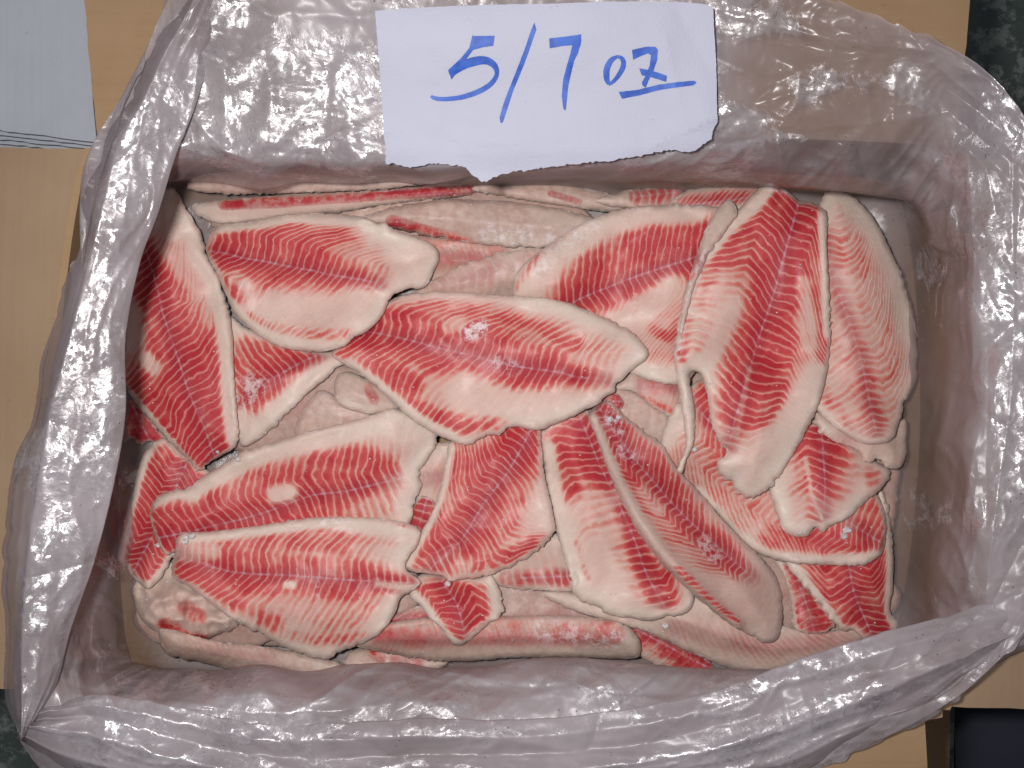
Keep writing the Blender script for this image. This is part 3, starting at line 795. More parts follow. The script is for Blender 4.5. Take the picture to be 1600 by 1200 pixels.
    if phon >= .8 and tint < .3 and margin > 0: rd = np.maximum(rd, .27 * sstep(12, 42, d) * (1 + .5 * noise(s / 50, t / 25, sd + 3)))
    rd = rd * (1 - .26 * np.clip(noise(s / 46, t / 20, sd + 6) + .2, 0, 1) - .22 * np.clip(noise(s / 18, t / 9, sd + 7), 0, 1))
    for st, w, pts in [q for q in neg]:
        q_ = sstep(1.4, 0.5, dist_poly(U_, V_, pts) / w)
        rd = rd * (1 - st * q_); ws = ws * (1 - .8 * st * q_)
    fr_ = np.zeros_like(s)
    for st, w, pts in frost_glare: fr_ = np.maximum(fr_, st * sstep(1.3, .3, dist_poly(U_, V_, pts) / w))
    # mesh: top, skirt, underside
    n = len(ol); N = len(V)
    top_co = PA(U_, V_, zt); bot_z = samp(A, U_, V_) - 0.0002
    bot_co = PA(U_, V_, bot_z)
    co = np.vstack([top_co, bot_co])
    ia = np.arange(n); ib = (ia + 1) % n
    sg = np.sum(ol[:, 0] * np.roll(ol[:, 1], -1) - np.roll(ol[:, 0], -1) * ol[:, 1])
    q = np.stack([ib, ia, ia + N, ib + N], -1) if sg < 0 else np.stack([ia, ib, ib + N, ia + N], -1)
    faces = [tuple(f) for f in F] + [tuple(f) for f in q] + [tuple(f[::-1] + N) for f in F]
    rep = lambda x: np.r_[x, x]
    o = mesh_obj(name, co, faces, M_flesh, attrs=dict(phase=rep(phase), red=rep(rd), wash=rep(ws), mid=rep(t), edge=rep(d), frost_glare=rep(fr_),
                 tint=np.full(2 * N, tint), phon=np.full(2 * N, phon), dark=np.full(2 * N, dark)))
    c = np.array(PA(np.array([U_.mean()]), np.array([V_.mean()]), np.array([bot_z.min()])))[0]
    me = o.data
    arr = np.empty(len(me.vertices) * 3, np.float32); me.vertices.foreach_get('co', arr)
    arr = arr.reshape(-1, 3) - c.astype(np.float32); me.vertices.foreach_set('co', arr.ravel()); o.location = c
    me.update()
    tag(o, label, 'fish fillet', GROUP)
    return o

WEAK = dict(tint=1.0, phon=0.35, margin=0, jag=.8)
# --- lower layer, seen only through gaps
for lb, cx, cy, rx, ry in (('pale fillet deep in the gap left of the central fillet', 470, 640, 210, 75), ('greyish fillet deep in the gap under the centre right', 1010, 650, 190, 80),
                           ('greyish fillet lying deep along the far wall', 640, 345, 300, 60), ('dark pinkish fillet lying deep near the lower middle wall', 860, 960, 260, 70),
                           ('pale fillet deep under the lower left pair', 430, 930, 230, 80), ('greyish pink fillet lying deep in the lower right corner', 1220, 930, 180, 80),
                           ('grey fillet edge lying low against the right wall', 1345, 640, 62, 310), ('greyish fillet edge lying low against the lower left wall', 330, 972, 122, 48),
                           ('grey fillet deep under the upper right corner', 1200, 400, 190, 90)):
    a = np.linspace(0, 2 * np.pi, 15)[:-1]
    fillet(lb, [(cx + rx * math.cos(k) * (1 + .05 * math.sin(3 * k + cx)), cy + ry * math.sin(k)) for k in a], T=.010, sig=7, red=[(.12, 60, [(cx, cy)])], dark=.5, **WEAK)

# --- far row
fillet('pale grey fillet strip half under the film at the far left edge', [(296, 296), (300, 280), (350, 268), (450, 262), (600, 262), (700, 264), (738, 272), (700, 284), (640, 291), (590, 297), (540, 299), (480, 301), (420, 303), (345, 303)], T=.009, lift=[(.010, 40, [(300, 282), (720, 272)])], **WEAK)
fillet('thin pale fillet with a red upper edge along the far wall', [(300, 322), (318, 316), (400, 308), (500, 303), (600, 297), (690, 290), (745, 290), (748, 299), (720, 307), (660, 314), (600, 321), (540, 331), (470, 338), (400, 345), (345, 350), (318, 342), (304, 332)], T=.009,
       mid=[(300, 330), (520, 318), (740, 298)], red=[(.85, 7, [(350, 318), (420, 316), (520, 309), (620, 301), (740, 296)]), (.5, 6, [(560, 306), (740, 293)])], tint=.25, phon=.1, margin=0, jag=1.0)
fillet('grey beige fillet lying flat right of the paper tip at the far wall', [(738, 296), (752, 284), (800, 280), (870, 284), (940, 298), (1000, 314), (1022, 322), (1000, 330), (955, 332), (880, 322), (820, 313), (770, 305)], T=.013,
       red=[(.42, 4, [(860, 302), (880, 308), (905, 316)])], **WEAK)
fillet('dull sliver of fillet between the red edged strip and the pale central one', [(505, 345), (560, 328), (620, 318), (700, 312), (750, 318), (700, 345), (620, 360), (560, 352)], T=.006, **WEAK)
fillet('mottled pink fillet under the broad beige one at the far middle', [(625, 372), (700, 372), (780, 380), (850, 385), (865, 400), (800, 425), (740, 440), (690, 452), (640, 430)], T=.008,
       red=[(.34, 30, [(670, 395), (760, 398)])], tint=.9, phon=0, margin=0, lump=.0006)
fillet('broad beige fillet skin side up at the far middle', [(558, 345), (600, 328), (650, 317), (710, 311), (780, 314), (830, 319), (885, 328), (928, 340), (932, 350), (900, 366), (862, 386), (800, 386), (740, 380), (680, 370), (620, 358)], T=.013,
       red=[(.75, 9, [(614, 348), (650, 360), (690, 370), (730, 377)])], tint=1., phon=.2, margin=0, frost_glare=[(.5, 20, [(760, 365), (860, 372)])])
fillet('beige fillet with faint ribs just above the central fillet', [(640, 462), (690, 430), (740, 408), (800, 392), (850, 388), (890, 392), (880, 440), (860, 475), (760, 475), (690, 468)], T=.008,
       mid=[(650, 455), (850, 400)], per=15, red=[(.14, 45, [(700, 445), (840, 420)])], tint=.8, phon=.8, margin=0)
fillet('small striped fillet corner poking out at the far right wall', [(930, 312), (970, 300), (1010, 294), (1060, 294), (1068, 310), (1050, 325), (1000, 328), (950, 322)], T=.010,
       mid=[(930, 315), (1060, 300)], per=13, red=[(.5, 14, [(1000, 306), (1055, 302)])], tint=.6, margin=0)
fillet('pale pink fillet with short red bars behind the grey lobe', [(1050, 318), (1062, 304), (1080, 296), (1120, 291), (1170, 289), (1198, 287), (1215, 305), (1190, 340), (1140, 350), (1090, 335)], T=.012,
       mid=[(1040, 325), (1200, 305)], per=9, prof=[(0, [(-40, -40), (40, 40)])], red=[(.7, 11, [(1070, 315), (1130, 309), (1180, 306)])], tint=.3, margin=2)

# --- middle depth pieces
fillet('small beige offcut in the gap left of the centre', [(466, 655), (500, 610), (540, 630), (585, 650), (560, 668), (500, 682), (462, 690)], T=.008, lump=.0006, **WEAK)
fillet('rounded pale pink piece below the head of the central fillet', [(522, 612), (528, 585), (550, 582), (590, 600), (622, 630), (612, 645), (570, 646), (532, 634)], T=.011, red=[(.35, 7, [(575, 605), (585, 625)])], tint=.7, phon=0, margin=0)
fillet('grey piece in the dark gap right of the central fillet', [(930, 640), (955, 600), (1000, 615), (1045, 650), (1045, 700), (1020, 705), (985, 672), (955, 655)], T=.008, lump=.0012, **WEAK)
fillet('tiny dark red scrap beside the right tip of the central fillet', [(944, 622), (956, 613), (968, 618), (975, 632), (966, 642), (952, 636)], T=.006, red=[(1, 30, [(960, 628)])], phon=0, margin=0, tint=.5, step=3)
fillet('peach fillet end between the central and the large right fillet', [(962, 606), (985, 580), (1015, 560), (1060, 550), (1080, 600), (1070, 655), (1040, 648), (1015, 632), (990, 612)], T=.010, red=[(.30, 25, [(1020, 600), (1055, 610)]), (.5, 5, [(1000, 620), (1050, 642)])], tint=.5, phon=.2, margin=0)
fillet('pink grey patch of fillet between the lower left and lower middle fillets', [(636, 730), (660, 700), (712, 690), (720, 720), (700, 780), (680, 815), (650, 800), (645, 770)], T=.008, red=[(.16, 40, [(690, 750)])], **{**WEAK, 'tint': .8})
fillet('small dark striped fillet end showing beside the white rim', [(626, 835), (640, 800), (658, 776), (676, 780), (682, 800), (672, 830), (650, 840)], T=.009, mid=[(650, 840), (668, 775)], per=12, prof=[(0, [(-40, 2), (40, 5)])], red=[(1.0, 60, [(655, 805)])], margin=1, step=3)
fillet('pale crumpled fillet belly in the lower left corner', [(206, 925), (214, 905), (232, 895), (262, 878), (290, 890), (330, 930), (372, 962), (376, 976), (345, 990), (312, 1001), (275, 1000), (250, 990), (228, 976), (216, 958)], T=.014, lump=.0045, sig=4,
       red=[(.9, 10, [(258, 978), (272, 984)]), (.55, 7, [(285, 992), (320, 996)]), (.4, 12, [(290, 950), (310, 965)])], tint=.55, phon=0, margin=0)
fillet('long brownish fillet under the near film at the lower left', [(248, 990), (262, 982), (330, 1000), (400, 1008), (460, 1018), (520, 1032), (560, 1050), (555, 1068), (480, 1066), (400, 1056), (320, 1036), (262, 1022)], T=.012, red=[(.16, 16, [(300, 1005), (420, 1020)])], **WEAK)
fillet('short rounded fillet end with a red fleck at the near wall', [(536, 1036), (542, 1022), (560, 1014), (600, 1014), (660, 1024), (700, 1036), (660, 1055), (590, 1064), (548, 1056)], T=.013, red=[(.8, 6, [(582, 1020), (595, 1027)]), (.25, 12, [(620, 1032), (650, 1036)])], tint=.7, phon=0, margin=0)
fillet('dark pink fillet edge beneath the lower left fillet tail', [(590, 985), (612, 962), (650, 948), (690, 938), (720, 955), (690, 975), (640, 985)], T=.008, red=[(.7, 6, [(605, 972), (650, 963), (690, 960)]), (.3, 20, [(640, 968)])], tint=.8, phon=0, margin=0)
fillet('dark red mottled fillet beneath the near beige fillets', [(965, 968), (990, 975), (1040, 1000), (1090, 1022), (1115, 1040), (1095, 1055), (1040, 1045), (1000, 1025), (985, 1000)], T=.008, mid=[(970, 970), (1110, 1045)], per=14, red=[(.9, 22, [(1000, 990), (1050, 1015), (1090, 1035)])], phon=.3, margin=0)
fillet('long beige fillet with pale ribs along the near right wall', [(845, 928), (870, 920), (900, 925), (960, 940), (1060, 925), (1140, 950), (1215, 975), (1290, 985), (1342, 980), (1350, 1000), (1310, 1022), (1250, 1040), (1190, 1050), (1130, 1040), (1075, 1018), (1010, 988), (950, 972), (890, 952)], T=.014,
       mid=[(900, 950), (1050, 980), (1200, 1010), (1340, 990)], per=11, prof=[(0, [(-60, 50), (60, -50)])], red=[(.15, 28, [(1060, 985), (1200, 1015), (1320, 1000)]), (.6, 4, [(968, 952), (980, 956)])], tint=.45, phon=1, margin=0)
fillet('long pinkish fillet skin side up along the near middle wall', [(548, 1006), (560, 994), (600, 976), (650, 966), (720, 962), (800, 962), (880, 962), (950, 968), (985, 982), (1000, 1002), (1001, 1020), (985, 1030), (900, 1027), (800, 1028), (720, 1034), (660, 1030), (600, 1020)], T=.015,
       red=[(.30, 24, [(600, 995), (720, 985), (850, 985), (950, 985)])], frost_glare=[(.5, 22, [(850, 985), (960, 1000)])], lump=.0004, tint=.75, phon=0, margin=0)

# --- red fillets, bottom to top
fillet('torn red fillet end against the left wall', [(182, 600), (215, 632), (245, 668), (262, 690), (246, 702), (236, 692), (218, 694), (206, 686), (190, 692), (180, 670)], mid=[(190, 600), (240, 700)], T=.010, jag=1.8, red=[(.95, 60, [(215, 665)])], phon=.25, margin=2, per=11)
fillet('narrow dark red fillet standing along the lower left wall', [(232, 700), (255, 684), (278, 700), (305, 725), (345, 750), (330, 800), (290, 850), (272, 872), (264, 886), (252, 902), (238, 917), (228, 920), (212, 906), (196, 888), (184, 874), (188, 848), (198, 800), (208, 760), (220, 720)],
       mid=[(205, 900), (225, 862), (242, 832), (262, 790), (280, 750)], prof=[(0, [(-60, -10), (-25, -18), (0, 0), (20, -14), (50, 5)])], per=10.5, T=.010, red=[(.95, 75, [(225, 860), (265, 770), (290, 740)])], neg=[(.95, 9, [(186, 872), (200, 800), (212, 755), (226, 712)]), (.9, 8, [(238, 912), (268, 875)])], lift=[(.003, 10, [(186, 872), (200, 800), (222, 715)])])
fillet('bright red fillet wedged between the left long fillet and the upper one', [(358, 498), (382, 510), (430, 530), (500, 545), (560, 545), (575, 560), (530, 572), (512, 590), (484, 612), (456, 640), (428, 667), (400, 690), (376, 697), (366, 660), (358, 590)],
       mid=[(350, 638), (400, 608), (460, 572), (540, 535)], prof=[(0, [(-60, -30), (-36, -13), (0, 0), (43, -12), (90, -4)])], per=11, T=.010, red=[(.85, 70, [(380, 600), (430, 570), (500, 560)])],
       neg=[(.97, 20, [(385, 690), (430, 645), (480, 600), (522, 572)]), (.8, 22, [(380, 660)]), (.6, 12, [(370, 520)])], frost_glare=[(.7, 25, [(380, 620), (395, 600)])], lift=[(.003, 12, [(390, 688), (440, 645), (520, 572)])])
fillet('pinkish fillet edge with short red bars left of the ribbed centre fillet', [(755, 895), (800, 868), (850, 842), (880, 835), (895, 870), (905, 915), (890, 924), (850, 923), (815, 921), (785, 917), (768, 908)], mid=[(750, 905), (900, 900)], per=14, prof=[(0, [(-40, 6), (40, -8)])], T=.010,
       red=[(.55, 14, [(795, 907), (850, 902), (895, 905)]), (.14, 40, [(840, 880)])], neg=[(.5, 12, [(800, 900)])], tint=.3, margin=3)
fillet('small forked red tail piece at the near middle', [(650, 906), (680, 896), (740, 902), (766, 898), (778, 915), (786, 945), (782, 966), (766, 973), (748, 988), (735, 1000), (714, 1009), (702, 1000), (690, 984), (672, 966), (656, 946), (638, 930)],
       mid=[(688, 900), (700, 922), (712, 940), (720, 962), (726, 995)], prof=[(0, [(-60, 30), (-30, -2), (0, 12), (30, -4), (60, 20)])], per=11, T=.010, red=[(1, 58, [(700, 915), (725, 965)])], neg=[(.97, 10, [(645, 930), (670, 960), (695, 995), (715, 1008)]), (.97, 15, [(775, 910), (782, 960)])], lift=[(.003, 10, [(645, 930), (672, 962), (700, 1000)])])
fillet('short red fillet tail in the lower right corner', [(1212, 876), (1236, 880), (1260, 915), (1285, 945), (1305, 972), (1292, 988), (1268, 991), (1246, 984), (1238, 968), (1234, 935), (1224, 900)], mid=[(1275, 1000), (1262, 950), (1240, 890)], per=12, T=.009, prof=[(0, [(-30, -6), (0, 0), (30, -6)])], red=[(.95, 40, [(1250, 920), (1272, 975)])], neg=[(.95, 6, [(1216, 880), (1232, 920), (1240, 978)])], phon=.5, margin=3)
fillet('red fillet with wavy pale lines at the lower right wall', [(1225, 872), (1290, 870), (1345, 850), (1370, 800), (1372, 765), (1384, 775), (1392, 820), (1396, 870), (1395, 920), (1391, 955), (1404, 972), (1402, 992), (1388, 1004), (1368, 1006), (1350, 999), (1332, 985), (1316, 985), (1300, 970), (1280, 945), (1256, 915)],
       mid=[(1368, 1005), (1352, 968), (1336, 930), (1328, 893), (1320, 840)], prof=[(0, [(-60, 20), (-47, -7), (-31, -20), (0, 0), (39, -14), (62, 19), (80, 35)])], per=11.5, T=.011, red=[(1, 80, [(1330, 900), (1355, 975)])], neg=[(.95, 10, [(1236, 880), (1270, 925), (1305, 975)]), (.95, 9, [(1388, 775), (1394, 870), (1390, 950), (1402, 990)])], lift=[(.003, 9, [(1386, 780), (1394, 870), (1392, 950)])])
fillet('long salmon fillet running under the large right fillet to the right wall', [(1030, 700), (1040, 662), (1062, 625), (1100, 590), (1160, 600), (1250, 650), (1330, 720), (1372, 775), (1384, 810), (1384, 845), (1376, 868), (1350, 882), (1320, 884), (1285, 883), (1235, 879), (1192, 868), (1162, 850), (1140, 826), (1112, 795), (1086, 768), (1056, 744), (1036, 722)],
       mid=[(1380, 850), (1300, 800), (1200, 740), (1100, 650)], prof=[(0, [(-40, 0), (0, 0), (30, -20), (60, -10), (90, -50)])], per=10.5, T=.012,
       red=[(.42, 50, [(1090, 720), (1180, 790), (1280, 830)]), (.85, 26, [(1210, 835), (1270, 845), (1340, 845)]), (.9, 30, [(1110, 620), (1125, 680)]), (.75, 22, [(1120, 715), (1140, 700)]), (.6, 35, [(1350, 800), (1370, 830)])],
       neg=[(.95, 13, [(1090, 772), (1150, 842), (1200, 872), (1290, 880), (1370, 874)]), (.6, 16, [(1042, 690), (1060, 650)])], lift=[(.002, 12, [(1160, 850), (1250, 878), (1350, 880)])], margin=3, phon=.8, tint=.1)
fillet('short fillet tail with ladder like red bars below the large right fillet', [(1255, 655), (1290, 662), (1330, 690), (1360, 715), (1388, 730), (1390, 742), (1380, 760), (1366, 774), (1348, 787), (1335, 802), (1322, 812), (1300, 821), (1285, 832), (1272, 824), (1262, 837), (1240, 838), (1222, 828), (1214, 805), (1206, 782), (1202, 765), (1212, 730), (1235, 685)],
       mid=[(1282, 655), (1286, 704), (1289, 762), (1286, 815)], prof=[(0, [(-60, 15), (-42, 4), (-26, -9), (0, 0), (45, 14), (80, 18)])], per=13, T=.010, band=(38, 38, -.1, .95, 1.0), red=[(.5, 14, [(1245, 705), (1258, 770), (1272, 805)]), (.7, 13, [(1362, 740), (1370, 760)])], neg=[(.7, 3, [(1258, 715), (1268, 770), (1284, 810)])], jag=1.2,
       lift=[(.002, 9, [(1206, 770), (1222, 825)])])
fillet('pale pink belly flap under the rightmost fillet', [(1270, 640), (1300, 650), (1350, 665), (1412, 655), (1416, 690), (1414, 718), (1402, 733), (1386, 730), (1370, 718), (1352, 722), (1344, 708), (1325, 696), (1300, 688), (1275, 668)], T=.009, red=[(.12, 50, [(1340, 690)])], tint=.5, phon=0, margin=0, jag=1.2)
fillet('pale fillet with a faint pink spine at the right wall', [(1284, 312), (1300, 292), (1322, 298), (1348, 320), (1372, 352), (1392, 392), (1410, 432), (1425, 482), (1431, 530), (1433, 570), (1428, 602), (1414, 626), (1409, 648), (1402, 672), (1390, 690), (1362, 694), (1340, 690), (1310, 672), (1282, 648), (1262, 620), (1262, 540), (1262, 440), (1270, 360)],
       mid=[(1372, 690), (1358, 623), (1347, 570), (1327, 505), (1302, 433), (1290, 380)], prof=[(0, [(-75, 60), (-58, 18), (-40, -4), (-25, -10), (0, 0), (54, -23), (75, -30)])], per=12, T=.011,
       band=(20, 22, .05, .85, .55), red=[(.24, 60, [(1310, 440), (1345, 560), (1365, 640)]), (.30, 26, [(1345, 520), (1385, 540), (1400, 580)]), (.42, 20, [(1298, 380), (1315, 410), (1345, 425)]), (.42, 12, [(1282, 610), (1310, 640), (1325, 665)]), (.25, 30, [(1330, 520), (1360, 600)])], neg=[], phon=.8, margin=6, tint=.12)
fillet('ribbed fillet leaning in the centre beside the dark folded one', [(842, 672), (870, 655), (905, 640), (925, 650), (945, 690), (968, 745), (1000, 800), (1040, 850), (1070, 890), (1084, 925), (1082, 948), (1062, 962), (1040, 963), (1018, 970), (985, 966), (945, 959), (938, 950), (912, 941), (895, 925), (890, 900), (880, 868), (868, 825), (860, 785), (850, 738), (845, 700)],
       mid=[(908, 655), (938, 728), (973, 800), (994, 851), (1010, 896), (1034, 940)], prof=[(0, [(-95, 17), (-71, -16), (-47, -24), (0, 0), (30, -15)]), (.6, [(-95, 10), (-60, -12), (0, 0), (20, 8), (40, -6)])], per=13.5, T=.011,
       band=(62, 30, -.2, .42, 1.05), red=[(.9, 22, [(982, 800), (1000, 860), (1025, 920)]), (.85, 16, [(1040, 900), (1045, 935)]), (.9, 4, [(910, 880), (918, 905)]), (.5, 5, [(900, 850), (925, 930)]), (.8, 24, [(880, 690), (890, 760)])],
       neg=[(.95, 12, [(856, 700), (872, 790), (900, 900), (940, 950)]), (.8, 25, [(930, 870), (960, 920)])], lift=[(.003, 8, [(848, 690), (860, 780), (890, 900)])], jag=1.2)
fillet('upright red fillet in the lower middle with a white left rim', [(704, 690), (725, 676), (765, 660), (810, 652), (840, 655), (846, 690), (850, 735), (856, 765), (863, 795), (868, 828), (852, 850), (828, 868), (800, 884), (770, 897), (745, 902), (722, 904), (705, 909), (690, 900), (662, 896), (642, 893), (630, 886), (632, 872), (646, 848), (664, 820), (680, 788), (691, 748), (698, 712)],
       mid=[(660, 905), (674, 887), (701, 862), (720, 845), (745, 805), (764, 776), (791, 741), (815, 700), (835, 660)], prof=[(0, [(-92, -7), (-80, -22), (-58, -27), (-33, -14), (0, 0), (15, 3), (30, 1), (48, 14), (63, 33)])], per=10.5, T=.012,
       band=(52, 70, -.1, 1.1, 1.05), red=[(.85, 15, [(740, 885), (790, 870), (830, 850)]), (.5, 10, [(828, 812), (845, 838)]), (.7, 20, [(800, 700), (830, 700)])], neg=[(.97, 9, [(702, 700), (692, 755), (676, 805), (650, 850), (634, 884)]), (.75, 24, [(850, 770), (838, 810)]), (.5, 22, [(720, 890), (700, 880)])],
       lift=[(.004, 9, [(702, 700), (692, 755), (676, 805), (650, 850), (634, 884)])], margin=5)
fillet('dark folded fillet with a thick white left rim leaning across the centre right', [(922, 660), (918, 648), (930, 634), (945, 626), (960, 632), (975, 648), (1002, 670), (1032, 692), (1046, 712), (1062, 736), (1092, 768), (1122, 803), (1150, 834), (1180, 862), (1202, 886), (1214, 905), (1222, 940), (1222, 975), (1214, 1000), (1196, 1004), (1170, 992), (1140, 975), (1110, 952), (1080, 926), (1050, 897), (1020, 863), (990, 820), (965, 770), (945, 722), (932, 685)],
       mid=[(945, 650), (983, 707), (1021, 752), (1053, 789), (1092, 828), (1145, 875), (1184, 911), (1205, 950)], prof=[(0, [(-80, -60), (-45, -30), (-22, 8), (-12, -4), (0, 0), (22, -18), (60, -50)])], per=11.5, T=.012,
       band=(48, 34, -.1, .86, .95), red=[(.6, 7, [(1060, 890), (1110, 940), (1150, 972)])], neg=[(.97, 12, [(925, 655), (945, 705), (968, 758), (998, 812), (1035, 862)]), (.5, 12, [(1005, 770), (1030, 795)])], frost_glare=[(.8, 14, [(955, 655), (968, 668)]), (.7, 10, [(968, 702), (985, 715)]), (.6, 16, [(1100, 850), (1115, 870)])],
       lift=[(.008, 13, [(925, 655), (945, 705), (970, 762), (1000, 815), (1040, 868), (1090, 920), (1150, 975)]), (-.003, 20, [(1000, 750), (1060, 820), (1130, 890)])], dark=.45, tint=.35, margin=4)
fillet('long fillet lying top left beside the film fold', [(240, 300), (262, 290), (276, 298), (290, 325), (304, 345), (318, 375), (326, 402), (338, 422), (347, 448), (356, 472), (361, 502), (364, 535), (366, 575), (368, 612), (371, 650), (373, 688), (362, 702), (346, 712), (325, 724), (310, 737), (290, 715), (265, 690), (238, 660), (214, 633), (196, 604), (176, 575), (172, 520), (185, 450), (205, 380), (224, 330)],
       mid=[(335, 712), (318, 665), (304, 634), (293, 606), (279, 562), (268, 530), (254, 488), (250, 467), (240, 429), (228, 390), (218, 350)],
       prof=[(.1, [(79, -34), (46, -37), (31, -16), (0, 0), (-37, 6), (-50, 20), (-60, 25)]), (.5, [(90, -62), (60, -38), (31, -16), (0, 0), (-37, 9), (-69, 36), (-80, 70)]), (.85, [(60, -30), (31, -14), (0, 0), (-22, 9), (-45, 40), (-60, 80)])], per=12.2, T=.012,
       band=(62, 60, -.2, .94, 1.1), red=[(.9, 30, [(215, 600), (250, 640), (290, 690)]), (.75, 9, [(285, 318), (303, 360), (318, 395)]), (.45, 6, [(318, 395), (335, 430)])], neg=[(.97, 13, [(278, 330), (305, 380), (330, 440), (348, 500), (354, 560), (358, 640), (366, 690)]), (.9, 22, [(200, 490), (206, 530)]), (.85, 13, [(228, 560), (240, 575)]), (.95, 18, [(250, 310), (270, 360)]), (.9, 4, [(198, 606), (240, 655), (305, 730)])],
       lift=[(.003, 10, [(300, 380), (340, 440), (358, 540), (366, 680)])], margin=3)
fillet('curved striped fillet upper right of the centre under the large one', [(800, 465), (802, 445), (812, 420), (835, 398), (870, 374), (915, 346), (960, 330), (1010, 322), (1060, 320), (1110, 322), (1140, 335), (1140, 420), (1110, 520), (1080, 590), (1040, 600), (990, 585), (950, 565), (900, 530), (850, 495), (815, 478)],
       mid=[(1100, 396), (1085, 402), (1000, 430), (960, 445), (900, 470), (850, 500)][::1], prof=[(0, [(-110, -80), (-60, -34), (0, 0), (40, -6), (55, 8), (80, 60)]), (.6, [(-110, -60), (-60, -30), (0, 0), (28, -8), (50, 20), (80, 70)])], per=11.5, T=.011,
       band=(72, 44, -.1, 1.0, 1.1), red=[(.6, 7, [(812, 448), (840, 405), (900, 362)]), (.6, 10, [(1020, 515), (1048, 530), (1060, 505)]), (.75, 25, [(880, 470), (935, 440)])], neg=[(.95, 20, [(830, 450), (870, 400), (930, 360), (1000, 335), (1090, 330)]), (.9, 24, [(960, 510), (1010, 480), (1050, 450)])], frost_glare=[(.5, 18, [(845, 420), (870, 380), (930, 345)])], margin=2)
fillet('lower left fillet with a cream oval spot and a red upper rim', [(243, 780), (262, 768), (290, 762), (312, 747), (342, 729), (382, 705), (430, 690), (480, 675), (540, 660), (582, 648), (615, 638), (645, 646), (672, 664), (684, 675), (684, 690), (676, 708), (664, 724), (656, 738), (658, 762), (650, 778), (645, 795), (642, 815), (620, 835), (500, 850), (400, 858), (320, 860), (278, 862), (262, 868), (250, 855), (240, 830), (234, 802)],
       mid=[(250, 840), (300, 830), (327, 823), (365, 814), (413, 801), (485, 775), (537, 768), (586, 757), (640, 743)], prof=[(0, [(-40, 12), (0, 0), (13, -5), (43, -26), (58, -20), (85, 20)]), (.5, [(-40, 8), (0, 0), (30, -14), (55, 2), (80, 20)]), (.9, [(-40, 8), (0, 0), (22, -4), (35, 4), (55, 12)])], per=12.5, T=.012,
       band=(50, 62, -.2, .93, 1.05), red=[(.6, 5, [(420, 692), (500, 668), (590, 644)]), (.75, 22, [(420, 750), (500, 722), (560, 716), (600, 728)])], neg=[(.97, 15, [(300, 768), (345, 742), (400, 714), (500, 688), (600, 664), (660, 690)]), (1, 15, [(430, 774), (452, 770)]), (.9, 9, [(245, 785), (270, 772), (305, 775)]), (.6, 22, [(640, 700), (650, 740)])],
       frost_glare=[(.7, 9, [(355, 722), (375, 717)])], lift=[(.003, 12, [(330, 745), (400, 708), (520, 672)]), (.003, 9, [(245, 784), (275, 772), (310, 774)])], margin=3)
fillet('lowest left fillet with a small cream dot and a forked tail', [(274, 850), (284, 834), (330, 830), (400, 822), (445, 814), (500, 808), (560, 808), (612, 812), (648, 822), (658, 836), (650, 856), (638, 872), (634, 888), (652, 903), (658, 912), (640, 926), (626, 934), (618, 958), (606, 976), (588, 994), (560, 1007), (532, 1018), (514, 1029), (484, 1025), (450, 1014), (424, 1000), (400, 987), (372, 974), (348, 958), (320, 936), (294, 916), (274, 905), (268, 890), (272, 872)],
       mid=[(262, 858), (277, 867), (335, 887), (385, 896), (452, 899), (560, 907), (650, 912)], prof=[(0, [(-80, -25), (-50, -42), (-25, -20), (0, 0), (32, -10), (48, -2), (70, 26)]), (.6, [(-80, -40), (-32, -12), (0, 0), (32, -4), (50, 4), (70, 20)])], per=12.3, T=.012,
       band=(34, 34, -.2, 1.0, 1.05), red=[(.62, 26, [(340, 850), (430, 848), (500, 840), (560, 862)]), (.75, 15, [(300, 898), (350, 930), (400, 955), (430, 975)]), (.42, 9, [(440, 990), (500, 1000), (570, 996)]), (.5, 5, [(600, 812), (690, 832)])],
       neg=[(.97, 11, [(290, 840), (400, 828), (500, 815), (600, 826), (680, 850)]), (1, 7, [(448, 913), (458, 913)]), (.9, 7, [(590, 912), (655, 920)]), (.75, 16, [(290, 866), (330, 862)]), (.6, 14, [(560, 860), (600, 866)])],
       frost_glare=[(1, 8, [(288, 840), (300, 838)]), (.6, 9, [(495, 815), (540, 812)]), (.6, 3, [(496, 905), (496, 950)])], lift=[(.002, 12, [(300, 835), (450, 818), (640, 820)])], margin=4)
